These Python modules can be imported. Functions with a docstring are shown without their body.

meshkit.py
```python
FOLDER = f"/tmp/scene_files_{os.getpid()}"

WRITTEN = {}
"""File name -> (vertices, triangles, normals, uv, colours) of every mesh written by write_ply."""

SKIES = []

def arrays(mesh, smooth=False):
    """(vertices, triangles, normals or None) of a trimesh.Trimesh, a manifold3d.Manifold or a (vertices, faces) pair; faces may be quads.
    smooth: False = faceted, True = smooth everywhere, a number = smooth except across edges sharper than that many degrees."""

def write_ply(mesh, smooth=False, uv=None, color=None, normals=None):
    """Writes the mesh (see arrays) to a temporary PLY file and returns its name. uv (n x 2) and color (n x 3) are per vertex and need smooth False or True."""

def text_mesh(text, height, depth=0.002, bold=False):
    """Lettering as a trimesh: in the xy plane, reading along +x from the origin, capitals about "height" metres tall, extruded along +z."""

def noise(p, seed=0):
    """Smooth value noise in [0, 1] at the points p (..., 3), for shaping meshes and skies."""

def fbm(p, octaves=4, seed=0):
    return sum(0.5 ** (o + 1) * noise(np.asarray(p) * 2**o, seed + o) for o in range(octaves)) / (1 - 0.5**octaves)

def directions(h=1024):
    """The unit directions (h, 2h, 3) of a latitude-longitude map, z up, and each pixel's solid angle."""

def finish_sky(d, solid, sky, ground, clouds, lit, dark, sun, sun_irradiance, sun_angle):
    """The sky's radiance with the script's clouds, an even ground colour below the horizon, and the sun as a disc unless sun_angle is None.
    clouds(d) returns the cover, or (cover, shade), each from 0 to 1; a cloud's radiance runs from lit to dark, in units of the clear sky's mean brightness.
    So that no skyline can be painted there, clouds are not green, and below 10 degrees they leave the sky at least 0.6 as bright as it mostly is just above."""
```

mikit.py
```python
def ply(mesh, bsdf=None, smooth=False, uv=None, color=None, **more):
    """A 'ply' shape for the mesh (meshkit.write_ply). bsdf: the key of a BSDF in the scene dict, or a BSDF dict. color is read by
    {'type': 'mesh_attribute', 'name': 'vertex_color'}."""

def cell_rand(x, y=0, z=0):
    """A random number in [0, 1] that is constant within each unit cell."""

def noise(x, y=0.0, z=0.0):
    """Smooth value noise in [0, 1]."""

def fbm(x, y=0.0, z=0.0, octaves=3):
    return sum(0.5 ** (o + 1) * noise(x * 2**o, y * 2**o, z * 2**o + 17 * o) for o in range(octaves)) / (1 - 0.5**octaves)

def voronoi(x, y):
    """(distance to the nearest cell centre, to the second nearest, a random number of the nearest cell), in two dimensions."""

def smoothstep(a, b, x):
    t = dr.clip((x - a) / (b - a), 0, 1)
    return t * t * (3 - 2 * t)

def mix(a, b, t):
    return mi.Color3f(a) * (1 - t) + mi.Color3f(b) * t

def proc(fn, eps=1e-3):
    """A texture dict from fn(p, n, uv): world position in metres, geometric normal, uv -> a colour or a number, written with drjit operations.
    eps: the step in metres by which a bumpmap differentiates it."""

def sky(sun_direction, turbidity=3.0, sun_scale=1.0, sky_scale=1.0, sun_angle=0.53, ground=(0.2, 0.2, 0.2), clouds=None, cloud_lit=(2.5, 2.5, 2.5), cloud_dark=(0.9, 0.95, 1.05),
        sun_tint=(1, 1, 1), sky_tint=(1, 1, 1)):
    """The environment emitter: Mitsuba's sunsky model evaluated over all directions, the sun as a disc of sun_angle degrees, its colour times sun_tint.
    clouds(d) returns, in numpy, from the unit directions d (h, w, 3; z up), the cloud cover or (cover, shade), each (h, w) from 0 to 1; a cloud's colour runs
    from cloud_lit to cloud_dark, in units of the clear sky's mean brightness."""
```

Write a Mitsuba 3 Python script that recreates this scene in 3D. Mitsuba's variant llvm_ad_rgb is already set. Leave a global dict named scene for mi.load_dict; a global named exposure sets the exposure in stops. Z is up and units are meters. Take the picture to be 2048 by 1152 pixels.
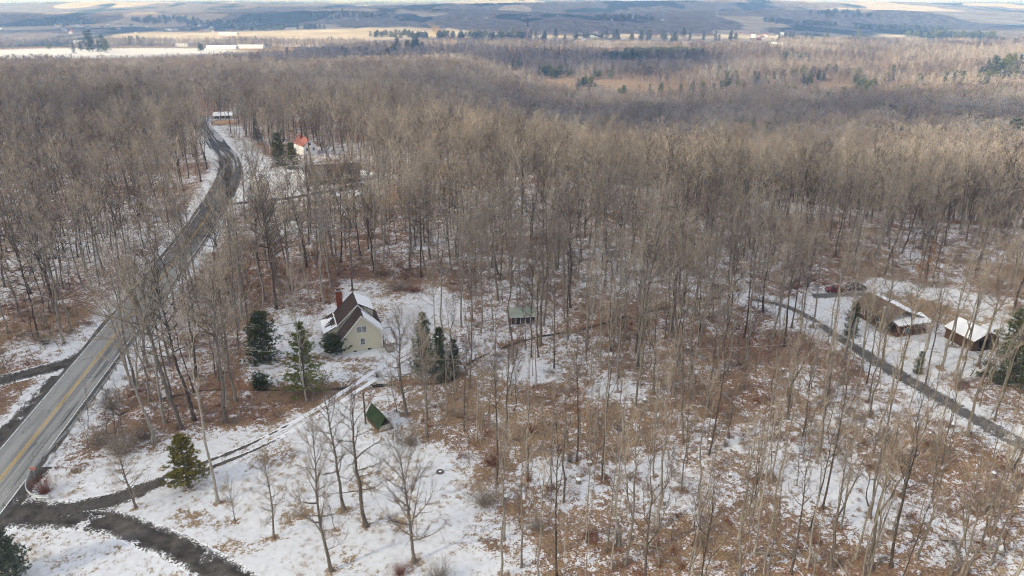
import math, random, numpy as np, trimesh, mitsuba as mi, mikit, meshkit
import drjit as dr
from scipy.interpolate import PchipInterpolator
from mikit import noise, fbm, smoothstep, mix, proc, cell_rand
T = mi.ScalarTransform4f
PI = math.pi
scene, labels = {}, {}
# ---------------------------------------------------------------- camera, sky, exposure
CAM_H, PITCH = 62.0, 21.36
cp, sp = math.cos(math.radians(PITCH)), math.sin(math.radians(PITCH))
scene['camera'] = dict(type='perspective', fov=70.1, fov_axis='x', near_clip=1.0, far_clip=60000.0,
    to_world=T().look_at(origin=[0, 0, CAM_H], target=[0, cp, CAM_H - sp], up=[0, 0, 1]), medium={'type': 'ref', 'id': 'haze_air'})
SUN = np.array([-0.78, -0.50, 0.50]); SUN /= np.linalg.norm(SUN)
def sky_clouds(d):
    q = d / np.maximum(d[..., 2:3] + 0.12, 0.05)
    f = meshkit.fbm(q * np.array([1.3, 1.3, 0.0]) + 5.0, 5)
    c = np.clip((f - 0.36) / 0.24, 0, 1)
    return 0.25 + 0.65 * c, 0.55 * np.clip((f - 0.5) * 4, 0, 1)
scene['sky'] = mikit.sky(SUN.tolist(), turbidity=3, sun_scale=1.35, sun_angle=3.6, clouds=sky_clouds, cloud_lit=(3.7, 3.72, 3.78), cloud_dark=(2.2, 2.24, 2.3), sun_tint=(0.84, 0.96, 1.10), sky_tint=(0.92, 0.98, 1.10))
exposure = 2.25
scene['haze_air'] = dict(type='homogeneous', albedo={'type': 'rgb', 'value': [0.78, 0.92, 1.0]}, sigma_t={'type': 'rgb', 'value': [6.0e-5, 9.0e-5, 1.65e-4]})

# ---------------------------------------------------------------- terrain
_pf = PchipInterpolator([-3000, 0, 250, 400, 600, 900, 1300, 1800, 2600, 3500, 5000, 7000, 9500, 12500, 16000, 22000],
                        [10, 0, 0, -5, -13, -24, -36, -48, -60, -56, -42, -12, 20, 48, 40, 30])
def sstep(a, b, x):
    t = np.clip((x - a) / (b - a), 0, 1)
    return t * t * (3 - 2 * t)
def zbig(x, y):
    x, y = np.asarray(x, float), np.asarray(y, float)
    z = _pf(np.clip(y, -3000, 22000)) + 0 * x
    z = z - 38 * sstep(-90, 70, x) * sstep(0, 190, y - (262 - 0.5 * np.clip(x, -90, 170))) * (1 - sstep(900, 2000, y))
    z = z + 5 * sstep(100, 330, -x) * sstep(180, 420, y) * (1 - sstep(600, 900, y))
    q = np.stack([x / 2300., y / 1500., 0 * x + 3.3], -1)
    far = sstep(2200, 4200, y)
    z = z + far * 150 * (meshkit.fbm(q, 4, 3) - 0.5) * (1 - 0.6 * sstep(8500, 12000, y))
    for rx, ry, hw, dw, hh in ((-2300, 4300, 1900, 420, 72), (-600, 5600, 900, 500, 52), (700, 7200, 1900, 700, 66), (2600, 5200, 1800, 500, 62), (-3800, 7600, 2200, 700, 50), (4300, 8200, 2000, 800, 50), (900, 4100, 700, 330, 26), (600, 13200, 1500, 1500, 60), (-4600, 12500, 2600, 1500, 40), (6500, 13000, 2500, 1500, 35)):
        z = z + hh * np.exp(-(((x - rx) / hw) ** 2) ** 1.3 - ((y - ry - 0.12 * (x - rx)) / dw) ** 2)
    z = z + sstep(300, 800, y) * 5 * (meshkit.fbm(np.stack([x / 160., y / 160., 0 * x], -1), 2, 9) - 0.5)
    return z
def seg_dist(x, y, pts):
    """distance to a polyline"""
    best = np.full(np.shape(x), 1e9)
    for (x0, y0), (x1, y1) in zip(pts[:-1], pts[1:]):
        dx, dy = x1 - x0, y1 - y0
        t = np.clip(((x - x0) * dx + (y - y0) * dy) / (dx * dx + dy * dy + 1e-9), 0, 1)
        best = np.minimum(best, np.hypot(x - x0 - t * dx, y - y0 - t * dy))
    return best
def inpoly(x, y, poly):
    x, y = np.asarray(x, float), np.asarray(y, float)
    c = np.zeros(x.shape, bool)
    n = len(poly)
    for i in range(n):
        (x0, y0), (x1, y1) = poly[i], poly[(i + 1) % n]
        if y0 == y1: continue
        c ^= ((y0 > y) != (y1 > y)) & (x < (x1 - x0) * (y - y0) / (y1 - y0) + x0)
    return c
def spline(pts, step):
    p = np.array(pts, float)
    s = np.concatenate([[0], np.cumsum(np.linalg.norm(np.diff(p, axis=0), axis=1))])
    f = PchipInterpolator(s, p) if len(p) > 2 else None
    t = np.linspace(0, s[-1], max(2, int(s[-1] / step)))
    q = f(t) if f is not None else p[0] + (p[1] - p[0]) * (t / s[-1])[:, None]
    return q
ROAD = spline([(-52.6, -30), (-61.0, 20), (-71.9, 88), (-81.8, 147), (-90.2, 196), (-97.2, 230), (-108.5, 276), (-126.0, 322), (-143, 356), (-160.5, 392), (-180, 430), (-196, 470), (-221.1, 532.6), (-345.4, 802.3)], 2.0)
TRACK = spline([(-62.7, 77.7), (-54.7, 79.9), (-48.8, 84.4), (-43.5, 88.7), (-39.1, 92.8), (-35.8, 96.8), (-33.0, 100.8), (-29.8, 105.9), (-26.1, 112.6), (-22.7, 118.8), (-20.5, 123.4)], 1.0)
DRIVE = spline([(-65.3, 77.7), (-58.5, 77.2), (-51.5, 76.1), (-45.1, 73.4), (-39.6, 70.7), (-34.2, 67.5), (-28.1, 63.2), (-19.9, 57.1)], 1.0)
LEFT_DRIVE = spline([(-78.7, 128.2), (-81.3, 121.5), (-85.3, 117.5), (-90.1, 113.7), (-94.6, 108.9)], 1.0)
LANE = spline([(80.2, 84.5), (76.8, 93.3), (74.0, 101.1), (71.0, 110.5), (68.5, 117.8), (66.3, 126.1), (64.7, 132.2), (63.6, 137.6), (61.8, 144.0), (59.0, 148.3), (53.9, 151.3)], 1.0)
PARK = spline([(68.2, 153.7), (72.0, 153.2), (76.7, 153.7), (81.0, 154.2)], 1.0)
RANCH_DRIVE = spline([(-92.9, 234.8), (-84.3, 238.0), (-75.6, 242.8), (-67.1, 249.8), (-58.2, 257.3), (-52.7, 261.3)], 1.0)
CREEK = spline([(-64.0, 103.0), (-58.9, 108.9), (-52.3, 111.6), (-45.5, 111.8), (-38.5, 111.6), (-29.9, 111.8), (-24.6, 112.6), (-19.6, 113.2), (-13.6, 113.7), (-10.6, 115.6), (-9.1, 119.4), (-7.0, 123.4), (-2.3, 127.7), (3.6, 132.2), (12.8, 135.2), (18.2, 138.1), (25.2, 143.0), (33.3, 146.5), (40.4, 151.3), (47.2, 153.7), (48.1, 163.9), (44.7, 172.8), (40.2, 181.6), (36.2, 188.9)], 1.0)
HOUSE_A = np.array([-32.065, 124.447]); CABIN_A = np.array([75.0, 132.8])
NAMED = [(-1.3, 66.4), (5.2, 66.5), (9.4, 89.6), (2.2, 85.3), (12.7, 84.7), (12.6, 85.2), (20.5, 92.5), (23.2, 83.1), (18.6, 75.0), (13.4, 68.6), (23.4, 72.1), (11.5, 71.0), (11.7, 68.0), (19.9, 85.8), (12.5, 92.8), (25.0, 99.2), (25.9, 94.7), (-0.8, 93.3), (5.2, 82.6), (8.5, 66.7), (34.2, 85.0), (29.3, 67.0),
 (-4.7, 93.8), (-5.4, 94.4), (37.5, 74.5), (41.6, 75.0), (44.6, 68.0), (42.0, 67.5), (52.8, 81.8), (46.3, 77.2), (51.6, 75.3), (50.9, 66.8), (52.6, 66.8), (61.1, 75.0), (77.2, 100.8), (40.8, 78.8), (35.0, 80.4), (36.0, 85.0), (32.4, 67.0), (34.7, 68.0), (40.7, 66.7), (41.0, 69.4), (22.6, 131.7), (14.4, 126.1), (28.0, 149.7), (28.4, 150.2),
 (24.0, 109.1), (30.2, 109.1), (36.5, 127.7), (38.6, 115.9), (43.8, 121.8), (39.5, 122.5), (44.6, 138.4), (32.3, 131.7), (39.4, 143.0), (32.5, 135.2), (36.2, 114.0), (4.1, 111.3), (5.5, 128.2), (9.7, 109.7), (13.6, 112.4), (18.0, 109.1), (30.1, 130.4), (45.9, 92.2), (76.8, 110.8), (79.3, 115.9), (77.0, 100.8), (85.3, 119.3), (51.2, 130.4), (57.2, 136.2), (60.4, 140.3), (57.6, 101.9),
 (-46.1, 103.2), (-46.0, 106.5), (68.3, 120.2), (68.3, 113.7), (71.7, 111.8), (78.0, 118.3), (84.7, 122.3), (85.2, 127.7), (73.5, 116.9), (63.8, 125.5), (57.9, 133.3), (52.9, 127.7), (61.6, 136.5), (61.4, 128.2), (-53.0, 115.6), (-56.1, 114.8), (-54.5, 110.0), (-49.5, 113.7), (-51.8, 114.0), (-57.0, 107.2), (-54.8, 99.5), (-60.9, 107.2), (-65.7, 112.4), (-51.0, 128.2), (-52.8, 154.2), (-55.7, 159.1), (-45.5, 169.0), (-45.2, 151.3), (-37.0, 157.5), (-35.7, 174.7), (-52.4, 126.1), (-56.6, 140.3), (-55.3, 151.3), (-8.3, 140.3), (-8.3, 163.9), (-2.9, 163.9), (1.8, 151.3), (-25.4, 170.9), (-21.2, 178.4)]
SPOTS = NAMED + [(-21.2, 67.5), (-18.5, 75.3), (-22.1, 78.8), (-11.6, 68.9), (-29.6, 73.2), (-35.7, 76.7), (-27.2, 77.5), (-22.1, 74.5), (-49.6, 79.1), (-39.3, 80.4), (-17.1, 102.4), (-13.1, 96.0), (-53.8, 94.1), (-51.7, 98.1), (-50.6, 100.6), (-45.7, 100.6), (-44.4, 83.4), (-35.2, 109.7)]
LAWN = [(-66, 40), (-66, 78), (-64.9, 85.8), (-59.1, 88.2), (-53.6, 96.8), (-45.4, 97.6), (-36.8, 100.0), (-27.5, 108.6), (-18.1, 102.1), (-10.9, 94.4), (-5.6, 86.3), (-2.5, 74.8), (0.9, 66.2), (4, 50)]
YARD = [(-45.9, 111.8), (-49.8, 126.1), (-49.9, 144.3), (-39.3, 140.3), (-38.9, 163.9), (-20.5, 160.7), (-10.0, 151.3), (-10.6, 135.2), (-18.6, 126.1), (-18.0, 114.0), (-26.4, 111.8)]
CABIN_YARD = [(57.2, 147.8), (71.4, 157.5), (89.0, 165.3), (106.3, 153.7), (107.0, 137.6), (95.5, 118.8), (84.6, 117.5), (72.4, 113.2), (67.4, 123.4), (62.5, 125.0), (53.9, 133.3)]
RANCH_YARD = [(-164.3, 438.5), (-99.7, 301.5), (-83.0, 301.5), (-55.0, 284.8), (-45.9, 248.5), (-77.9, 238.8), (-93.4, 240.1), (-117.9, 313.7)]
GAP = [(-196.0, 470.0), (-246.8, 592.0), (-371.1, 859.1), (-598.5, 1343.4)]
# open land far off: (x, y, rx, ry)
FIELDS = [(-342.8, 1292.1, 105, 95), (175.8, 1226.7, 62, 70), (83.8, 1320.4, 30, 45), (240.2, 1181.1, 40, 40), (-1029.0, 1802.9, 420, 360), (-645.4, 1633.4, 150, 300), (-710.3, 1965.7, 230, 150), (-750.1, 1652.3, 160, 200), (-186.7, 483.1, 14, 16), (156.2, 1009.8, 8, 16), (550.1, 1245.3, 60, 14), (247.2, 2606.8, 210, 150), (496.7, 2496.9, 160, 130), (704.9, 2674.5, 190, 160)]
def open_up(e):   # woods in front of open land are cut back so that it can be seen over them
    sh = 0.32 * 22.0 * e[1] / max(40.0, CAM_H - float(zbig(e[0], e[1])))
    return (e[0] * (e[1] - sh) / e[1], e[1] - sh, e[2], e[3] + sh)
def ell(x, y, e): return ((x - e[0]) / e[2]) ** 2 + ((y - e[1]) / e[3]) ** 2
def relief_free(x, y):
    m = sstep(4.5, 9, seg_dist(x, y, ROAD[::3]))
    for l, w in ((TRACK, 3), (DRIVE, 4), (LANE, 3.5), (LEFT_DRIVE, 4), (RANCH_DRIVE, 3)):
        m = m * sstep(w * 0.7, w * 1.8, seg_dist(x, y, l[::3]))
    for c, r in ((HOUSE_A + [2, 7], 11), (CABIN_A + [6, 4], 12), (np.array([-21, 99.5]), 4)):
        m = m * sstep(r * 0.8, r * 1.4, np.hypot(x - c[0], y - c[1]))
    return m
def ground_z(x, y, detail=True):
    x, y = np.asarray(x, float), np.asarray(y, float)
    z = zbig(x, y)
    if detail:
        near = (1 - sstep(330, 480, y)) * sstep(20, 40, y)
        q = np.stack([x, y, 0 * x], -1)
        z = z + near * relief_free(x, y) * (1.1 * (meshkit.fbm(q / 19., 3, 1) - 0.5) + 0.35 * (meshkit.fbm(q / 3.1, 2, 2) - 0.5))
        d = seg_dist(x, y, CREEK[::2])
        cross = np.minimum(1, seg_dist(x, y, TRACK[::3]) / 3.0)
        z = z - (0.35 + 0.4 * sstep(6, -10, x)) * np.exp(-(d / 1.1) ** 2) * np.where(cross > 0.6, 1, 0) + 0.15 * np.exp(-((d - 2.6) / 1.0) ** 2)
        dr_ = seg_dist(x, y, ROAD[::3])
        z = z - 0.06 * (dr_ < 5.5) * near
    return z
def gz(x, y): return float(ground_z(np.array([x]), np.array([y]))[0])

# ---------------------------------------------------------------- materials
def diffuse(key, c): scene[key] = {'type': 'twosided', 'm': {'type': 'diffuse', 'reflectance': {'type': 'rgb', 'value': list(c)}}}
def pdiff(key, fn): scene[key] = {'type': 'twosided', 'm': {'type': 'diffuse', 'reflectance': proc(fn)}}
def rough(key, c, r=0.5, metal=0.0): scene[key] = {'type': 'twosided', 'm': {'type': 'principled', 'base_color': {'type': 'rgb', 'value': list(c)}, 'roughness': r, 'metallic': metal}}
def ground_col(p, n, uv):
    a = fbm(p.x * 0.42, p.y * 0.42, 0.0, 3); b = fbm(p.x * 1.9, p.y * 1.9, 3.0, 2); c = noise(p.x * 6.1, p.y * 6.1, 1.0)
    e = noise(p.x * 13.0, p.y * 13.0, 5.0)
    t = a * 0.30 + b * 0.32 + c * 0.22 + e * 0.16
    s = smoothstep(-0.085, 0.085, (uv.x * 0.62 + 0.19) - t)
    leaf = mix(mix(mix((0.26, 0.118, 0.070), (0.215, 0.13, 0.092), smoothstep(0.4, 0.65, a)), (0.13, 0.08, 0.06), c), mix((0.34, 0.245, 0.15), (0.21, 0.15, 0.09), c), dr.clip(uv.y + (b - 0.5) * 1.1, 0, 1))
    leaf = leaf * (0.55 + 0.85 * e)
    snow = mix((0.74, 0.765, 0.805), (0.59, 0.595, 0.61), b)
    return mix(leaf, snow, s * (0.82 + 0.18 * uv.x))
pdiff('ground_mat', ground_col)
def hill_col(p, n, uv):
    a = fbm(p.x / 620.0, p.y / 1300.0, 0.0, 3); c = fbm(p.x / 260.0 + 7, p.y / 700.0, 2.0, 3)
    t = noise(p.x / 7.0, p.y / 16.0) * 0.6 + noise(p.x / 24.0, p.y / 50.0) * 0.5
    wood = mix((0.085, 0.074, 0.066), (0.34, 0.29, 0.245), t)
    wood = mix(wood, mix((0.018, 0.03, 0.02), (0.06, 0.075, 0.045), t), smoothstep(0.56, 0.63, c))
    field = mix((0.46, 0.37, 0.25), (0.66, 0.60, 0.52), fbm(p.x / 90.0, p.y / 60.0, 4.0, 2))
    return mix(wood, field, smoothstep(0.60, 0.63, a))
pdiff('hill_mat', hill_col)
def asphalt_col(p, n, uv):
    u, v = uv.x, uv.y
    s = noise(u * 1.6, v * 0.05, 1.0) * 0.6 + noise(u * 5.0, v * 0.12, 2.0) * 0.4
    g = noise(u * 6, v * 6) * 0.5 + noise(u * 21, v * 21) * 0.5
    au = dr.abs(u)
    lane = 1 - smoothstep(3.15, 3.7, au)
    track = dr.exp(-dr.square((au - 0.9) / 0.35)) + dr.exp(-dr.square((au - 2.7) / 0.35))
    l = lane * (1 - smoothstep(195.0, 235.0, v)) * dr.clip(0.95 - 0.3 * track * noise(v * 0.03, u) - 0.75 * smoothstep(0.45, 0.75, s) * smoothstep(-1.0, 1.6, u), 0, 1)
    c = mix((0.105, 0.106, 0.108), (0.33, 0.33, 0.32), l) * (0.8 + 0.4 * g)
    patch = smoothstep(0.55, 0.85, noise(u * 1.5, v * 0.12, 9.0)) * 0.22
    crack = smoothstep(0.016, 0.004, dr.abs(noise(u * 0.9, v * 0.16, 12.0) - 0.5)) * 0.45
    c = c * (1 - patch) * (1 - crack)
    snow = smoothstep(0.60, 0.70, noise(u * 1.3, v * 0.035, 4.0) + 0.12 * noise(u * 5, v * 1.5)) * smoothstep(290.0, 340.0, v) * 0.55
    edge = smoothstep(4.3, 4.75, au + 0.5 * noise(v * 0.5, u) - 0.25) * smoothstep(0.45, 0.7, noise(v * 0.16, 3.0) + 0.25 * noise(v, u))
    c = mix(c, (0.10, 0.085, 0.065), smoothstep(4.0, 4.6, au + 0.4 * noise(v * 0.4, 1.0)) * 0.8)
    return mix(c, (0.72, 0.73, 0.76), dr.clip(snow * 0.8 + edge * 0.9, 0, 1))
pdiff('asphalt_mat', asphalt_col)
def gravel_col(p, n, uv):
    u, v = uv.x, uv.y
    g = noise(p.x * 9, p.y * 9) * 0.5 + noise(p.x * 2.3, p.y * 2.3) * 0.5
    c = mix((0.045, 0.041, 0.038), (0.135, 0.122, 0.108), g) * (1 - 0.4 * dr.exp(-dr.square((dr.abs(u) - 0.45) / 0.16)) * noise(v * 0.4, u)) * (0.6 + 0.8 * noise(p.x * 0.8, p.y * 0.8, 7.0))
    e = dr.abs(u) + 0.40 * (fbm(p.x * 0.8, p.y * 0.8, 2.0, 3) - 0.5) + 0.55 * (noise(p.x * 6, p.y * 6, 3.0) - 0.5)
    spot = smoothstep(0.74, 0.80, fbm(p.x * 0.33, p.y * 0.33, 6.0, 3) + 0.15 * (noise(p.x * 6, p.y * 6) - 0.5))
    c = mix(c, (0.74, 0.75, 0.78), spot * 0.85)
    return mix(c, (0.77, 0.78, 0.80), smoothstep(0.70, 1.02, e))
pdiff('gravel_mat', gravel_col)
pdiff('gravel_plain', lambda p, n, uv: mix((0.045, 0.041, 0.038), (0.13, 0.118, 0.105), noise(p.x * 9, p.y * 9) * 0.5 + noise(p.x * 2.3, p.y * 2.3) * 0.5))
pdiff('gravel_pale', lambda p, n, uv: gravel_col(p, n, uv) * 0.75 + 0.055)
def rut_col(p, n, uv):
    g = noise(p.x * 9, p.y * 9) * 0.5 + noise(p.x * 2.3, p.y * 2.3) * 0.5
    c = mix((0.05, 0.045, 0.04), (0.15, 0.13, 0.11), g)
    m = fbm(p.x * 0.7, p.y * 0.7, 2.0, 3) * 0.7 + noise(p.x * 4, p.y * 4) * 0.3
    cover = smoothstep(24.0, 42.0, uv.y) * 0.56 + 0.17 + 0.45 * smoothstep(0.3, 1.0, dr.abs(uv.x))
    return mix(c, (0.79, 0.80, 0.83), smoothstep(-0.08, 0.12, cover - m))
pdiff('rut_mat', rut_col)
def bark_fn(a, b):
    def f(p, n, uv):
        k = noise(p.x * 0.16, p.y * 0.16, 3.0); g = noise(p.x * 9.0, p.y * 9.0, p.z * 1.6); h = noise(p.x * 2.0, p.y * 2.0, p.z * 0.5)
        return mix(a, b, dr.clip(k * 0.9 + (h - 0.5) * 0.5, 0, 1)) * (0.62 + 0.7 * g)
    return f
pdiff('bark_pale', bark_fn((0.215, 0.185, 0.15), (0.37, 0.335, 0.285)))
pdiff('bark_grey', bark_fn((0.125, 0.104, 0.083), (0.265, 0.23, 0.188)))
pdiff('bark_dark', bark_fn((0.075, 0.06, 0.048), (0.16, 0.13, 0.102)))
diffuse('twig_pale', (0.41, 0.345, 0.275)); diffuse('twig_grey', (0.285, 0.236, 0.19)); diffuse('twig_dark', (0.135, 0.108, 0.09)); diffuse('twig_red', (0.25, 0.175, 0.13)); diffuse('twig_ash', (0.41, 0.36, 0.31))
diffuse('leaf_rust', (0.36, 0.15, 0.06)); diffuse('grass_tan', (0.40, 0.28, 0.15)); diffuse('brush_red', (0.20, 0.085, 0.05)); diffuse('brush_grey', (0.20, 0.165, 0.13))
def leafmat(key, c, tr=0.35): scene[key] = {'type': 'principledthin', 'base_color': {'type': 'rgb', 'value': list(c)}, 'roughness': 0.6, 'diff_trans': tr}
leafmat('needle_olive', (0.19, 0.205, 0.06)); leafmat('needle_dark', (0.078, 0.098, 0.045)); leafmat('needle_blue', (0.098, 0.115, 0.052)); leafmat('needle_yellow', (0.20, 0.175, 0.05)); leafmat('needle_frost', (0.16, 0.18, 0.13))
diffuse('snow_mat', (0.82, 0.83, 0.85)); diffuse('white_paint', (0.78, 0.78, 0.77)); diffuse('yellow_paint', (0.60, 0.36, 0.06)); diffuse('line_white', (0.66, 0.66, 0.65))
def siding_col(p, n, uv):
    k = dr.abs((p.z / 0.11) - dr.floor(p.z / 0.11)); g = noise(p.x * 3, p.y * 3, p.z * 0.7)
    return mi.Color3f(0.63, 0.585, 0.44) * (0.88 + 0.12 * smoothstep(0.0, 0.25, k)) * (0.93 + 0.1 * g)
pdiff('siding_cream', siding_col)
def shingle_col(c):
    def f(p, n, uv):
        r = dr.floor(p.z / 0.11); k = cell_rand(dr.floor((p.x + p.y * 0.7) * 3.2 + 0.5 * r), r, 1.0)
        g = noise(p.x * 14, p.y * 14, p.z * 14); w = fbm(p.x * 0.6, p.y * 0.6, p.z * 0.6, 2)
        return mi.Color3f(*c) * (0.65 + 0.35 * k + 0.35 * g) * (0.75 + 0.5 * w)
    return f
pdiff('shingle_brown', shingle_col((0.078, 0.058, 0.05))); pdiff('shingle_tan', shingle_col((0.155, 0.112, 0.083)))
def plank_fn(a, b, sc=1.0):
    def f(p, n, uv): return mix(a, b, noise(p.x * 3 * sc, p.y * 3 * sc, p.z * 9 * sc) * 0.7 + noise(p.x * 20, p.y * 20, p.z * 20) * 0.3)
    return f
pdiff('log_brown', plank_fn((0.07, 0.043, 0.03), (0.165, 0.105, 0.07))); pdiff('wood_grey', plank_fn((0.20, 0.165, 0.13), (0.36, 0.31, 0.26))); pdiff('wood_red', plank_fn((0.13, 0.055, 0.03), (0.24, 0.11, 0.065)))
pdiff('metal_green', plank_fn((0.018, 0.032, 0.016), (0.058, 0.080, 0.040), 0.5)); pdiff('metal_sage', plank_fn((0.20, 0.235, 0.19), (0.36, 0.40, 0.33), 0.4)); pdiff('board_pale', plank_fn((0.40, 0.37, 0.28), (0.60, 0.56, 0.46)))
def brick_col(p, n, uv):
    h = p.x + p.y * 0.8; r = dr.floor(p.z / 0.075); k = cell_rand(dr.floor(h / 0.21 + 0.5 * r), r, 2.0)
    return mix((0.19, 0.055, 0.032), (0.29, 0.105, 0.066), k)
pdiff('brick_mat', brick_col)
diffuse('stone_tan', (0.30, 0.26, 0.21)); rough('glass_dark', (0.03, 0.035, 0.04), 0.12); rough('galvanised', (0.46, 0.49, 0.50), 0.45, 0.3); rough('car_red', (0.13, 0.02, 0.02), 0.25); rough('car_dark', (0.03, 0.03, 0.035), 0.3)
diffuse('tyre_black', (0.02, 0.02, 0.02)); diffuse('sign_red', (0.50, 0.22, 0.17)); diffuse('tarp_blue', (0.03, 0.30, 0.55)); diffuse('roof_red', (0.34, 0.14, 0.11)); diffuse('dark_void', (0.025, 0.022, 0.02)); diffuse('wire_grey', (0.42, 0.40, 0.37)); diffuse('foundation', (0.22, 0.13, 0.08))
diffuse('earth_orange', (0.36, 0.24, 0.15)); diffuse('roof_green', (0.10, 0.28, 0.22)); diffuse('concrete', (0.40, 0.39, 0.37)); diffuse('church_stone', (0.40, 0.27, 0.22)); diffuse('slate', (0.06, 0.065, 0.08)); diffuse('brown_siding', (0.12, 0.085, 0.065)); diffuse('pylon_mat', (0.62, 0.40, 0.28))
scene['cloud_mat'] = {'type': 'principledthin', 'base_color': {'type': 'rgb', 'value': [0.97, 0.97, 0.97]}, 'roughness': 1.0, 'spec_trans': 0.0, 'diff_trans': 0.4}
rough('creek_water', (0.02, 0.022, 0.02), 0.12)

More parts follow.
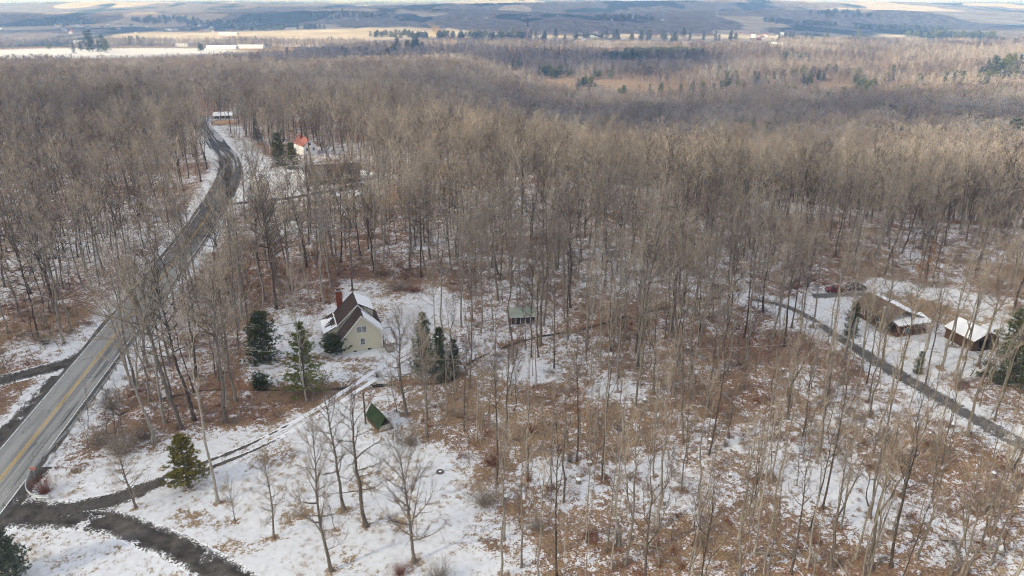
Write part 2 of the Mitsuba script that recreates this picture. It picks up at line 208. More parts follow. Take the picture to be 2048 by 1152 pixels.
# ---------------------------------------------------------------- helpers
class Acc:
    def __init__(s): s.v, s.f, s.n = [], [], 0
    def put(s, v, f):
        v = np.asarray(v, float); f = np.asarray(f, int)
        if f.shape[1] == 4: f = np.vstack([f[:, [0, 1, 2]], f[:, [0, 2, 3]]])
        s.v.append(v); s.f.append(f + s.n); s.n += len(v); return s
    def mesh(s): return np.vstack(s.v), np.vstack(s.f)
    def tube(s, P, R, k=6, ph=0.0):
        P = np.asarray(P, float); R = np.asarray(R, float); n = len(P)
        d = np.gradient(P, axis=0); d /= np.linalg.norm(d, axis=1, keepdims=True) + 1e-12
        a = np.array([1.0, 0, 0]) if abs(d[0, 0]) < 0.8 else np.array([0, 1.0, 0])
        u = np.cross(d, a); u /= np.linalg.norm(u, axis=1, keepdims=True) + 1e-12; w = np.cross(d, u)
        th = np.arange(k) * 2 * PI / k + ph
        tip = R[-1] <= 1e-6; m = n - 1 if tip else n
        V = (P[:m, None] + R[:m, None, None] * (np.cos(th)[None, :, None] * u[:m, None] + np.sin(th)[None, :, None] * w[:m, None])).reshape(-1, 3)
        i = np.arange(k); j = (i + 1) % k; F = []
        for q in range(m - 1): F += [np.stack([q * k + i, q * k + j, (q + 1) * k + j], 1), np.stack([q * k + i, (q + 1) * k + j, (q + 1) * k + i], 1)]
        if tip:
            F.append(np.stack([(m - 1) * k + i, (m - 1) * k + j, 0 * i + m * k], 1)); V = np.vstack([V, P[-1:]])
        else:
            F.append(np.stack([0 * i[1:-1] + (m - 1) * k, (m - 1) * k + i[1:-1], (m - 1) * k + i[2:]], 1))
        return s.put(V, np.vstack(F))
    def spikes(s, S, D, L, r):
        """many three sided twigs from S along D (unit), L long"""
        S, D = np.asarray(S, float), np.asarray(D, float); n = len(S)
        if n == 0: return s
        L = np.broadcast_to(L, n)[:, None]; r = np.broadcast_to(r, n)[:, None]
        a = np.where(np.abs(D[:, 2:3]) < 0.8, [[0, 0, 1.0]], [[1.0, 0, 0]])
        u = np.cross(D, a); u /= np.linalg.norm(u, axis=1, keepdims=True) + 1e-12; w = np.cross(D, u)
        V = np.stack([S + r * u, S + r * (-0.5 * u + 0.866 * w), S + r * (-0.5 * u - 0.866 * w), S + L * D], 1).reshape(-1, 3)
        b = (np.arange(n) * 4)[:, None]
        return s.put(V, np.vstack([b + [0, 1, 3], b + [1, 2, 3], b + [2, 0, 3]]))
    def box(s, lo, hi, fr=None):
        lo, hi = np.minimum(lo, hi), np.maximum(lo, hi)
        v = np.array([[x, y, z] for x in (lo[0], hi[0]) for y in (lo[1], hi[1]) for z in (lo[2], hi[2])], float)
        f = [[0, 1, 3, 2], [4, 6, 7, 5], [0, 4, 5, 1], [2, 3, 7, 6], [0, 2, 6, 4], [1, 5, 7, 3]]
        return s.put(fr(v) if fr else v, f)
    def prism(s, poly, a, b, axis=1, fr=None):
        """polygon (list of 2D points in the two other axes, ordered) extruded along axis from a to b"""
        p = np.array(poly, float)
        tri = trimesh.creation.triangulate_polygon(__import__('shapely').Polygon(p), engine='earcut')
        V2, F2 = np.asarray(tri[0]), np.asarray(tri[1])
        def lift(q, h):
            o = np.zeros((len(q), 3)); k = [i for i in range(3) if i != axis]
            o[:, k[0]], o[:, k[1]] = q[:, 0], q[:, 1]; o[:, axis] = h; return o
        n = len(p); i = np.arange(n); j = (i + 1) % n
        v = np.vstack([lift(V2, a), lift(V2, b)]); s.put(fr(v) if fr else v, np.vstack([F2, F2[:, ::-1] + len(V2)]))
        v = np.vstack([lift(p, a), lift(p, b)]); s.put(fr(v) if fr else v, np.stack([i, j, j + n, i + n], 1)); return s
    def slab(s, quad, t, fr=None):
        """a sheet through 4 points, t thick (downwards along its normal)"""
        q = np.array(quad, float); nn = np.cross(q[1] - q[0], q[3] - q[0]); nn /= np.linalg.norm(nn)
        if nn[2] < 0: nn = -nn
        v = np.vstack([q, q - nn * t]); f = [[0, 1, 2, 3], [7, 6, 5, 4], [0, 4, 5, 1], [1, 5, 6, 2], [2, 6, 7, 3], [3, 7, 4, 0]]
        return s.put(fr(v) if fr else v, f)
def frame(A, deg, z=0.0):
    c, s_ = math.cos(math.radians(deg)), math.sin(math.radians(deg))
    def fr(v):
        v = np.asarray(v, float); return np.stack([A[0] + v[:, 0] * c - v[:, 1] * s_, A[1] + v[:, 0] * s_ + v[:, 1] * c, z + v[:, 2]], 1)
    return fr
used = {}
def numbered(name):
    n = used.get(name, 0); used[name] = n + 1
    return name if n == 0 else f'{name}_{n:03d}'
def lab(key, label=None, cat=None, group=None, kind=None):
    d = {}
    if label: d['label'] = label
    if cat: d['category'] = cat
    if group: d['group'] = group
    if kind: d['kind'] = kind
    labels[key] = d
def part(parent, name, acc, mat, smooth=False, label=None, kind=None, **k):
    key = numbered(parent + '__' + name)
    scene[key] = mikit.ply(acc.mesh() if isinstance(acc, Acc) else acc, mat, smooth=smooth, **k)
    if label or kind: lab(key, label, kind=kind)
    return key
def struct(name, mesh, mat, label, smooth=True, **k):
    key = numbered(name); scene[key] = mikit.ply(mesh.mesh() if isinstance(mesh, Acc) else mesh, mat, smooth=smooth, **k); lab(key, label, kind='structure'); return key
def solo(name, mesh, mat, label, cat, group=None, smooth=False, kind=None):
    key = numbered(name); scene[key] = mikit.ply(mesh.mesh() if isinstance(mesh, Acc) else mesh, mat, smooth=smooth); lab(key, label, cat, group, kind); return key

# ---------------------------------------------------------------- ground mesh
def axis(a, b, h, lo, hi, g):
    left, right = [a], [b]
    while left[-1] > lo: left.append(left[-1] - max(h, (a - left[-1]) * g + h))
    while right[-1] < hi: right.append(right[-1] + max(h, (right[-1] - b) * g + h))
    return np.array(left[:0:-1] + list(np.arange(a, b, h)) + right)
gx = axis(-128, 112, 0.8, -15000, 15000, 0.030)
gy = axis(62, 186, 0.8, -600, 21000, 0.022)
iy = int(np.searchsorted(gy, 2150))
X, Y = np.meshgrid(gx, gy)
Z = ground_z(X, Y)
# canopy relief of the far woods
farm = sstep(2000, 2500, Y)
Z = Z + farm * (9 * (meshkit.fbm(np.stack([X / 30., Y / 70., 0 * X], -1), 2, 5) - 0.4))
def blob(x, y, e): return np.exp(-ell(x, y, e) * 1.2)
def cover(x, y):
    q = np.stack([x, y, 0 * x], -1)
    u = 0.39 + 0.50 * (meshkit.fbm(q / 21., 3, 11) - 0.5)
    v = 0.30 + 0.9 * (meshkit.fbm(q / 34., 3, 12) - 0.5)
    def soft(poly, w):
        ins = inpoly(x, y, poly); d = seg_dist(x, y, list(poly) + [poly[0]])
        return sstep(-w, w, np.where(ins, d, -d) + 3.0 * (meshkit.fbm(q / 4., 2, 6) - 0.5))
    m = np.zeros_like(x)
    for poly, w in ((LAWN, 3.5), (YARD, 2.5), (CABIN_YARD, 3.0), (RANCH_YARD, 3.0)): m = np.maximum(m, soft(poly, w))
    bl = 0.735 - 0.20 * sstep(0.52, 0.70, meshkit.fbm(q / 7., 2, 8))
    u = u * (1 - m) + bl * m; v = v * (1 - m) + (0.75) * m
    dr_ = seg_dist(x, y, ROAD[::3])
    verge = np.exp(-((dr_ - 6.0) / 2.2) ** 2) * (y < 425); u = u + (0.86 - u) * verge * 0.8
    dl = seg_dist(x, y, LANE[::2]); u = u + (0.85 - u) * np.exp(-((dl - 3.0) / 1.3) ** 2) * 0.8
    dg = seg_dist(x, y, GAP); kg = np.exp(-(dg / 14.0) ** 2) * (y > 470) * 0.5; u = u + (0.12 - u) * kg
    for e, uu, vv in BLOBS:
        k = blob(x, y, e) * 0.8; u = u + (uu + 0.08 - u) * k; v = v + (vv - v) * k
    dcr = seg_dist(x, y, CREEK[::2]); k = np.exp(-(dcr / 1.3) ** 2) * (0.1 + 0.7 * sstep(0.42, 0.62, meshkit.fbm(q / 5., 2, 61))); u = u * (1 - k) + 0.06 * k; v = v * (1 - k) + 0.15 * k
    f = np.zeros_like(x)
    u = u + (0.20 - u) * sstep(900, 1100, y); v = v + (0.75 - v) * sstep(450, 700, y)
    for e in FIELDS: f = np.maximum(f, 1 - sstep(0.6, 1.1, ell(x, y, e)))
    u = u + f * (0.22 - u); v = v + f * (0.95 - v)
    snowy = 1 - sstep(0.5, 1.1, ell(x, y, FIELDS[4])); u = u + snowy * (0.72 - u)
    from scipy.spatial import cKDTree
    dt = cKDTree(np.array(SPOTS)).query(np.stack([x, y], -1).reshape(-1, 2), distance_upper_bound=4.0)[0].reshape(x.shape); k = np.exp(-(np.minimum(dt, 9) / 0.75) ** 2); u = u + (0.05 - u) * k * 0.9
    return np.clip(u, 0, 1), np.clip(v, 0, 1)
BLOBS = [((-26.0, 158.0, 7, 6), 0.03, 0.25), ((-41.2, 169.0, 9, 4), 0.1, 0.1), ((-38.6, 121.8, 5, 2.2), 0.10, 0.05), ((-34.5, 108.1, 5, 2.2), 0.06, 0.1),
    ((-98.9, 136.5, 13, 10), 0.10, 0.5), ((-58.7, 99.5, 9, 8), 0.2, 0.25), ((52.1, 128.2, 14, 9), 0.12, 0.02), ((23.7, 140.3, 12, 8), 0.2, 0.12), ((38.7, 108.9, 13, 8), 0.18, 0.2),
    ((21.5, 70.2, 9, 5), 0.22, 0.6), ((26.9, 74.8, 7, 5), 0.18, 0.45), ((8.1, 107.2, 6, 5), 0.2, 0.1), ((-7.2, 95.2, 5, 4), 0.35, 0.05), ((63.1, 88.7, 12, 9), 0.15, 0.5), ((3.3, 117.8, 6, 5), 0.85, 0.3),
    ((16.8, 110.5, 7, 4), 0.85, 0.3), ((6.0, 85.2, 6, 5), 0.75, 0.2), ((45.3, 80.7, 8, 8), 0.8, 0.2), ((40.6, 86.3, 7, 6), 0.6, 0.2), ((21.4, 85.2, 7, 6), 0.68, 0.2), ((-1.5, 72.9, 5, 4), 0.4, 0.05),
    ((88.5, 147.8, 9, 9), 0.12, 0.95), ((92.5, 145.1, 6, 5), 0.08, 0.8), ((-28.1, 118.3, 6, 2), 0.35, 0.6), ((-20.5, 107.2, 4, 3), 0.5, 0.05), ((-30.2, 121.8, 7, 1.3), 0.15, 0.2),
    ((-70.8, 108.9, 6, 9), 0.55, 0.3), ((-76.7, 97.9, 6, 5), 0.75, 0.3), ((-88.6, 126.1, 8, 4), 0.7, 0.4), ((-115.6, 195.6, 30, 26), 0.62, 0.2), ((-72.1, 121.8, 3, 14), 0.85, 0.2), ((-171.0, 444.6, 12, 10), 0.0, 0.9), ((-44.4, 111.3, 10, 2), 0.2, 0.1), ((-44.8, 102.4, 9, 3), 0.3, 0.05)]
U, V = cover(X, Y)
def grid_mesh(j0, j1):
    ny, nx = j1 - j0, len(gx)
    v = np.stack([X[j0:j1], Y[j0:j1], Z[j0:j1]], -1).reshape(-1, 3)
    k = (np.arange(ny - 1)[:, None] * nx + np.arange(nx - 1)[None]).reshape(-1)
    f = np.vstack([np.stack([k, k + 1, k + nx + 1], 1), np.stack([k, k + nx + 1, k + nx], 1)])
    return (v, f), np.stack([U[j0:j1], V[j0:j1]], -1).reshape(-1, 2)
gm, guv = grid_mesh(0, iy + 1); struct('ground', gm, 'ground_mat', 'snow dusted forest floor and lawn with brown leaf litter showing through', uv=guv)
hm, huv = grid_mesh(iy, len(gy)); struct('hills', hm, 'hill_mat', 'distant rolling wooded hills with pale fields and dark evergreen patches up to the horizon')
def ribbon(pts, half, lift, uoff=0.0, nu=5, taper=None, unit=False):
    p = np.array(pts); d = np.gradient(p, axis=0); d /= np.linalg.norm(d, axis=1, keepdims=True); nrm = np.stack([d[:, 1], -d[:, 0]], 1)
    s = np.concatenate([[0], np.cumsum(np.linalg.norm(np.diff(p, axis=0), axis=1))])
    us = np.linspace(-1, 1, nu); w = half if taper is None else half * taper(s / s[-1])[:, None]
    q = p[:, None] + nrm[:, None] * (uoff + us[None] * w)[..., None] if taper is None else p[:, None] + nrm[:, None] * (uoff + us[None] * w)[..., None]
    z = ground_z(q[..., 0], q[..., 1]) + lift
    z[:, 0] -= lift * 0.85 * (abs(lift) > 0.05); z[:, -1] -= lift * 0.85 * (abs(lift) > 0.05)
    v = np.concatenate([q, z[..., None]], -1).reshape(-1, 3)
    k = (np.arange(len(p) - 1)[:, None] * nu + np.arange(nu - 1)[None]).reshape(-1)
    f = np.vstack([np.stack([k, k + 1, k + nu + 1], 1), np.stack([k, k + nu + 1, k + nu], 1)])
    uu = np.broadcast_to(us[None] * (1 if unit else half) + uoff, q.shape[:2]); vv = np.broadcast_to(s[:, None], q.shape[:2])
    return (v, f), np.stack([uu, vv], -1).reshape(-1, 2)
NR = int(np.searchsorted(-ROAD[:, 0], 199))
m, uv = ribbon(ROAD[:NR], 4.8, 0.10, nu=9); struct('road', m, 'asphalt_mat', 'grey two lane asphalt road curving away through the woods', uv=uv)
NL = 132
for off, nm, mat in ((-0.16, 'centre_line', 'yellow_paint'), (0.16, 'centre_line', 'yellow_paint'), (-3.55, 'edge_line', 'line_white'), (3.55, 'edge_line', 'line_white')):
    m, uv = ribbon(ROAD[:NL], 0.065 if 'c' in nm[:1] else 0.085, 0.115 if abs(off) < 3 else 0.112, uoff=off, nu=2)
    m[0][:, 2] = ground_z(m[0][:, 0], m[0][:, 1]) + 0.106
    part('road', nm, m, mat, smooth=True)
m, uv = ribbon(DRIVE, 2.2, 0.07, nu=7, unit=True, taper=lambda t: 1.0 + 0.5 * np.exp(-(t / 0.12) ** 2)); struct('gravel_drive', m, 'gravel_mat', 'dark gravel drive running off the bottom of the lawn', uv=uv)
m, uv = ribbon(TRACK[:17], 2.6, 0.05, nu=7, unit=True, taper=lambda t: 1.0 - 0.45 * t); struct('track_edge', m, 'gravel_mat', 'ragged gravel edge at the mouth of the house track', uv=uv)
m, uv = ribbon(TRACK[1:15], 1.75, 0.10, nu=7, unit=True, taper=lambda t: 1.0 - 0.4 * t); struct('track_mouth', m, 'gravel_plain', 'dark gravelled mouth of the house track at the fork', uv=uv)
m, uv = ribbon(LEFT_DRIVE, 3.0, 0.055, nu=7, unit=True, taper=lambda t: 1.6 - 0.75 * np.minimum(1, t * 3)); struct('side_drive', m, 'gravel_mat', 'dark driveway joining the road from the left', uv=uv)
m, uv = ribbon(PARK, 1.7, 0.06, nu=7, unit=True); struct('parking_strip', m, 'gravel_pale', 'dark gravel parking strip beside the cars behind the cabin', uv=uv)
m, uv = ribbon(LANE, 2.1, 0.06, nu=7, unit=True, taper=lambda t: 1.0 - 0.45 * sstep(0.5, 0.8, t)); struct('gravel_lane', m, 'gravel_pale', 'grey gravel lane leading up to the brown cabin', uv=uv)
m, uv = ribbon(RANCH_DRIVE, 2.6, 0.06, nu=5, unit=True, taper=lambda t: 0.8 + 1.5 * sstep(0.6, 1.0, t)); struct('paved_drive', m, 'gravel_mat', 'dark driveway across the snowy yard to the long dark house', uv=uv)
for off in (-0.95, 0.95):
    m, uv = ribbon(TRACK, 0.48, 0.045, uoff=off, nu=4); 
    uv[:, 0] = (uv[:, 0] - off) / 0.48
    struct('wheel_track', m, 'rut_mat', 'snowy wheel rut of the track from the gravel drive to the cream house', uv=uv)
m, uv = ribbon(spline([(-64.5, 70.5), (-66.2, 79), (-67.6, 88)], 0.5), 2.0, 0.075, nu=5, unit=True); struct('road_apron', m, 'gravel_mat', 'worn gravel apron where the drive meets the road', uv=uv)
m, uv = ribbon(spline([(-80.6, 115.6), (-79.2, 104.6), (-78.0, 95.2), (-75.7, 85.2)], 1.0), 1.9, 0.05, nu=5, unit=True); struct('gravel_shoulder', m, 'gravel_mat', 'brown gravel shoulder along the left side of the road', uv=uv)
m, uv = ribbon(CREEK, 0.42, 0.0, nu=3)
wz = ground_z(CREEK[:, 0], CREEK[:, 1]); wz = np.convolve(np.pad(wz, 4, mode='edge'), np.ones(9) / 9, 'valid') + 0.05
m[0][:, 2] = np.repeat(wz, 3); struct('creek', m, 'creek_water', 'narrow dark creek winding between leaf covered banks')

# ---------------------------------------------------------------- trees: prototypes
def unit(v): return v / (np.linalg.norm(v, axis=-1, keepdims=True) + 1e-12)
def rand_dirs(rng, n): return unit(rng.normal(size=(n, 3)))
def bare_tree(seed, H=24, r=0.24, cb=0.5, spread=0.2, nl=22, nb=7, nt=5, ks=(7, 4, 3), tw=0.02, twl=1.2, up=0.22, el0=25, el1=68, wander=0.006, fork=0.0, npts=10, lp=5, lean=0.0, limb_in_trunk=True, lr=1.0):
    """(trunk with main limbs, crown of branches and twigs)"""
    rng = np.random.default_rng(seed); A, C = Acc(), Acc()
    leaders = [(np.array([0, 0, 0.0]), 0.0, H, r, 0.0)]
    S, D, L = [], [], []
    def leader(p0, z0, z1, r0, az, tilt):
        t = np.linspace(0, 1, npts); n = len(t)
        w = np.cumsum(rng.normal(0, wander * H, (n, 2)), 0); w -= w[0]
        P = np.stack([p0[0] + w[:, 0] + tilt * math.cos(az) * (z1 - z0) * t ** 0.8, p0[1] + w[:, 1] + tilt * math.sin(az) * (z1 - z0) * t ** 0.8, z0 + (z1 - z0) * t], 1)
        return t, P, r0 * (1 - 0.94 * t) ** 0.85
    t, P, R = leader(np.zeros(3), 0.0, H, r, rng.random() * 6.28, lean)
    P2 = np.vstack([[P[0, 0], P[0, 1], -0.5], P[0], P[0] + (P[1] - P[0]) * (0.9 / H * (npts - 1)), P[1:]]); R2 = np.concatenate([[r * 1.75, r * 1.5, r * 1.02], R[1:]]); R2[-1] = 0
    A.tube(P2, R2, ks[0])
    stems = [(t, P, R, cb)]
    if fork:
        i = max(1, int(fork * (npts - 1))); t2, Pf, Rf = leader(P[i], P[i, 2], H * rng.uniform(0.88, 1.0), R[i] * 0.85, rng.random() * 6.28, 0.16); Rf[-1] = 0
        A.tube(Pf, Rf, ks[0] - 1); stems.append((t2, Pf, Rf, max(0.15, (cb - fork) / (1 - fork))))
    for t, P, R, c0 in stems:
        m = nl if len(stems) == 1 else int(nl * 0.6)
        for i in range(m):
            f = (i + rng.random()) / m; tt = c0 + (0.97 - c0) * f
            b = np.array([np.interp(tt, t, P[:, k]) for k in range(3)]); rb = np.interp(tt, t, R)
            az = i * 2.4 + rng.normal(0, 0.5); el = math.radians(el0 + (el1 - el0) * f + rng.normal(0, 9))
            Ln = spread * H * (0.38 + 0.62 * math.sin(PI * (0.28 + 0.66 * f))) * rng.uniform(0.65, 1.25)
            d = np.array([math.cos(az) * math.cos(el), math.sin(az) * math.cos(el), math.sin(el)])
            pts = [b]
            for k in range(lp - 1):
                d = unit(d + np.array([0, 0, up]) / (lp - 1) * 2 + rng.normal(0, 0.11, 3)); pts.append(pts[-1] + d * Ln / (lp - 1))
            pts = np.array(pts); rl = lr * min(0.62 * rb + 0.012, 0.018 * Ln + 0.02); rr = np.linspace(rl, 0.0, lp); rr[-1] = 0
            (A if limb_in_trunk else C).tube(pts, rr, ks[1])
            for j in range(nb):
                s_ = rng.uniform(0.22, 1.0) * (lp - 1.001); q = int(s_); p = pts[q] + (pts[q + 1] - pts[q]) * (s_ - q); dd = unit(pts[q + 1] - pts[q])
                bd = unit(dd + rng.normal(0, 0.55, 3) + [0, 0, up]); bl = Ln * rng.uniform(0.22, 0.46)
                mid = p + bd * bl * 0.5; end = mid + unit(bd + rng.normal(0, 0.25, 3) + [0, 0, up * 0.8]) * bl * 0.5
                br = max(rl * (1 - s_ / lp) * 0.6, tw * 1.15); C.tube([p, mid, end], [br, br * 0.7, 0], ks[2])
                k = nt; fr_ = rng.uniform(0.1, 1.0, k)[:, None]; st = np.where(fr_ < 0.5, p + (mid - p) * fr_ * 2, mid + (end - mid) * (fr_ * 2 - 1))
                S.append(st); D.append(unit(unit(end - p) + rng.normal(0, 0.5, (k, 3)) + [0, 0, up])); L.append(twl * rng.uniform(0.45, 1.2, k))
            k = max(1, nt // 2); fr_ = rng.uniform(0.4, 1.0, k) * (lp - 1.001); q = fr_.astype(int); st = pts[q] + (pts[q + 1] - pts[q]) * (fr_ - q)[:, None]
            S.append(st); D.append(unit(unit(pts[q + 1] - pts[q]) + rng.normal(0, 0.5, (k, 3)))); L.append(twl * rng.uniform(0.5, 1.2, k))
    C.spikes(np.vstack(S), np.vstack(D), np.concatenate(L), tw)
    return A.mesh(), C.mesh()
def conifer(seed, H=14, R0=3.2, nwhorl=16, nbr=6, ncl=7, nleaf=6, leaf=0.42, droop=-0.08, base=0.06, r=0.2, gappy=0.25, shape=0.9, ks=7, wid=0.22, flat=0.5):
    """(trunk and boughs, needles as many small blades)"""
    rng = np.random.default_rng(seed); A, C = Acc(), Acc(); A.tube([[0, 0, -0.4], [0, 0, 0.6], [0, 0, H * 0.5], [0, 0, H * 0.98]], [r * 1.3, r, r * 0.55, 0], ks)
    Q, Dn = [], []
    for i in range(nwhorl):
        f = (i + 0.3 * rng.random()) / nwhorl; z = H * (base + (0.97 - base) * f); Lw = R0 * (1 - f) ** shape * rng.uniform(0.8, 1.1) + 0.25
        for j in range(nbr):
            if rng.random() < gappy: continue
            az = 2 * PI * (j + rng.uniform(-0.35, 0.35)) / nbr + i * 1.1; Ln = Lw * rng.uniform(0.7, 1.15)
            sl = droop + 0.55 * f + rng.normal(0, 0.06); d = unit(np.array([math.cos(az), math.sin(az), sl]))
            p0 = np.array([0, 0, z]); p1 = p0 + d * Ln * 0.6; p2 = p1 + unit(d + [0, 0, 0.18]) * Ln * 0.4
            if Ln > 0.6: A.tube([p0, p1, p2], [0.05 + 0.012 * Ln, 0.03, 0], 3)
            n = max(2, int(ncl * (0.35 + 0.65 * Ln / R0))); s_ = rng.uniform(0.25, 1.03, n)[:, None]
            c = np.where(s_ < 0.6, p0 + (p1 - p0) * s_ / 0.6, p1 + (p2 - p1) * (s_ - 0.6) / 0.4)
            side = np.array([-math.sin(az), math.cos(az), 0]); c = c + side * rng.normal(0, 1, (n, 1)) * wid * Ln * (1.1 - s_ * 0.6) + rng.normal(0, 0.06, (n, 3))
            c = np.repeat(c, nleaf, 0); dd = unit(rng.normal(0, 1, (len(c), 3)) * [1, 1, flat] + d * 0.7 + [0, 0, 0.25]); Q.append(c); Dn.append(dd)
    Q, Dn = np.vstack(Q), np.vstack(Dn); n = len(Q); s_ = unit(np.cross(Dn, rand_dirs(rng, n))); L = leaf * rng.uniform(0.6, 1.3, (n, 1))
    V = np.stack([Q - s_ * L * 0.2, Q + s_ * L * 0.2, Q + Dn * L], 1).reshape(-1, 3); C.put(V, np.arange(3 * n).reshape(-1, 3))
    return A.mesh(), C.mesh()
def group(key, trunk, crown, bt, bc):
    scene[key] = {'type': 'shapegroup', 'trunk': mikit.ply(trunk, bt, smooth=False if len(trunk[0]) > 1e9 else True), 'crown': mikit.ply(crown, bc)}
H0 = {}
def proto(key, seed, bt, bc, **k):
    t, c = bare_tree(seed, **k); group(key, t, c, bt, bc); H0[key] = k.get('H', 24)
near_kinds = []
for i, (bt, bc, k) in enumerate([
    ('bark_pale', 'twig_pale', dict(cb=0.50, spread=0.20, nl=20, r=0.23)), ('bark_grey', 'twig_grey', dict(cb=0.46, spread=0.22, nl=24, r=0.26, fork=0.5)), ('bark_dark', 'twig_dark', dict(cb=0.42, spread=0.22, nl=24, r=0.25)),
    ('bark_pale', 'twig_grey', dict(cb=0.58, spread=0.18, nl=18, r=0.21, fork=0.55)), ('bark_grey', 'twig_pale', dict(cb=0.52, spread=0.23, nl=22, r=0.28, wander=0.009)), ('bark_grey', 'twig_grey', dict(cb=0.55, spread=0.17, nl=20, r=0.18, wander=0.01)),
    ('bark_pale', 'twig_pale', dict(cb=0.45, spread=0.24, nl=22, r=0.22, fork=0.35, wander=0.01)), ('bark_dark', 'twig_grey', dict(cb=0.50, spread=0.2, nl=22, r=0.22))]):
    proto(f'tree_kind_{i}', 100 + i, bt, bc, H=24, nb=7, nt=6, tw=0.020, twl=1.25, el0=20, el1=64, **{**k, 'spread': k['spread'] * 1.2}); near_kinds.append(f'tree_kind_{i}')
mid_kinds = []
for i in range(12):
    bt, bc = [('bark_grey', 'twig_pale'), ('bark_pale', 'twig_grey'), ('bark_dark', 'twig_grey'), ('bark_grey', 'twig_grey'), ('bark_dark', 'twig_dark'), ('bark_pale', 'twig_pale')][i % 6]
    proto(f'mid_kind_{i}', 200 + i, bt, bc, H=24, r=0.27, cb=0.42 + 0.035 * (i % 4), spread=[0.26, 0.34, 0.22, 0.30][i % 4], nl=14, nb=5, nt=5, ks=(5, 3, 3), tw=0.030, twl=1.6, npts=6, lp=4, wander=0.014, fork=0.42 if i % 2 == 0 else 0, up=0.26, el0=18, el1=62, lr=1.45); mid_kinds.append(f'mid_kind_{i}')
far_kinds = []
for i in range(9):
    bt, bc = [('bark_grey', 'twig_grey'), ('bark_pale', 'twig_ash'), ('bark_dark', 'twig_grey'), ('bark_grey', 'twig_pale'), ('bark_pale', 'twig_grey'), ('bark_pale', 'twig_ash'), ('bark_grey', 'twig_grey'), ('bark_dark', 'twig_red'), ('bark_pale', 'twig_grey')][i]
    proto(f'far_kind_{i}', 300 + i, bt, bc, H=22, r=0.30, cb=0.40, spread=[0.30, 0.38, 0.26][i % 3], nl=12, nb=3, nt=4, ks=(4, 3, 3), tw=0.065, twl=2.2, npts=4, lp=3, wander=0.02, up=0.3, el0=15, el1=60, lr=2.0); far_kinds.append(f'far_kind_{i}')
dist_kinds = []
for i in range(6):
    bt, bc = [('bark_pale', 'twig_grey'), ('bark_pale', 'twig_ash'), ('bark_dark', 'twig_dark'), ('bark_grey', 'twig_grey'), ('bark_grey', 'twig_grey'), ('bark_pale', 'twig_ash')][i]
    proto(f'dist_kind_{i}', 400 + i, bt, bc, H=20, r=0.35, cb=0.30, spread=0.32, nl=9, nb=1, nt=4, ks=(3, 3, 3), tw=0.22, twl=4.0, npts=3, lp=2, wander=0.02, up=0.4); dist_kinds.append(f'dist_kind_{i}')
front_kinds = []
for i, (bt, bc, k) in enumerate([('bark_pale', 'twig_pale', dict(cb=0.50, r=0.20)), ('bark_pale', 'twig_grey', dict(cb=0.58, r=0.18, fork=0.6)), ('bark_grey', 'twig_grey', dict(cb=0.45, r=0.20, wander=0.011)), ('bark_pale', 'twig_pale', dict(cb=0.62, r=0.16, wander=0.012)), ('bark_dark', 'twig_dark', dict(cb=0.5, r=0.19)), ('bark_grey', 'twig_pale', dict(cb=0.4, r=0.21, fork=0.42))]):
    proto(f'front_kind_{i}', 150 + i, bt, bc, H=22, spread=0.19, nl=11, nb=5, nt=4, tw=0.014, twl=1.0, el0=32, el1=74, up=0.3, **k); front_kinds.append(f'front_kind_{i}')
# yard, small and odd trees
proto('yard_kind_0', 500, 'bark_grey', 'twig_dark', H=19, r=0.27, cb=0.24, spread=0.24, nl=26, nb=6, nt=5, el0=2, el1=60, up=0.1, tw=0.016, wander=0.008)
proto('yard_kind_1', 501, 'bark_grey', 'twig_dark', H=17, r=0.25, cb=0.18, spread=0.40, nl=26, nb=8, nt=6, el0=22, el1=70, up=0.2, tw=0.016)
proto('yard_kind_2', 502, 'bark_grey', 'twig_grey', H=15, r=0.19, cb=0.16, spread=0.22, nl=30, nb=6, nt=5, el0=8, el1=62, up=0.15, tw=0.014)
proto('small_kind_0', 510, 'bark_grey', 'twig_grey', H=8, r=0.10, cb=0.16, spread=0.42, nl=20, nb=6, nt=5, el0=25, el1=70, tw=0.011, twl=0.7, up=0.3)
proto('small_kind_1', 511, 'bark_grey', 'twig_pale', H=9, r=0.07, cb=0.3, spread=0.2, nl=14, nb=4, nt=4, el0=30, el1=75, tw=0.012, twl=0.7, wander=0.012)
proto('small_kind_2', 512, 'bark_dark', 'twig_dark', H=7, r=0.06, cb=0.3, spread=0.25, nl=12, nb=4, nt=4, tw=0.012, twl=0.7, wander=0.015)
proto('small_kind_3', 513, 'bark_pale', 'twig_pale', H=11, r=0.085, cb=0.4, spread=0.16, nl=12, nb=4, nt=4, tw=0.013, twl=0.8, wander=0.012)
def rusty(key, seed):   # young oak that keeps its dead leaves
    t, c = bare_tree(seed, H=10, r=0.12, cb=0.2, spread=0.3, nl=16, nb=5, nt=4, tw=0.013, twl=0.6, el0=5, el1=50, up=0.05)
    rng = np.random.default_rng(seed); n = 1300; q = c[0][rng.integers(0, len(c[0]), n)] + rng.normal(0, 0.12, (n, 3)); a, b = rand_dirs(rng, n), rand_dirs(rng, n)
    leaves = (np.stack([q, q + a * 0.16, q + b * 0.16], 1).reshape(-1, 3), np.arange(3 * n).reshape(-1, 3))
    scene[key] = {'type': 'shapegroup', 'trunk': mikit.ply(t, 'bark_grey', smooth=True), 'crown': mikit.ply(c, 'twig_grey'), 'dead_leaves': mikit.ply(leaves, 'leaf_rust')}; H0[key] = 10
rusty('rusty_kind', 520)
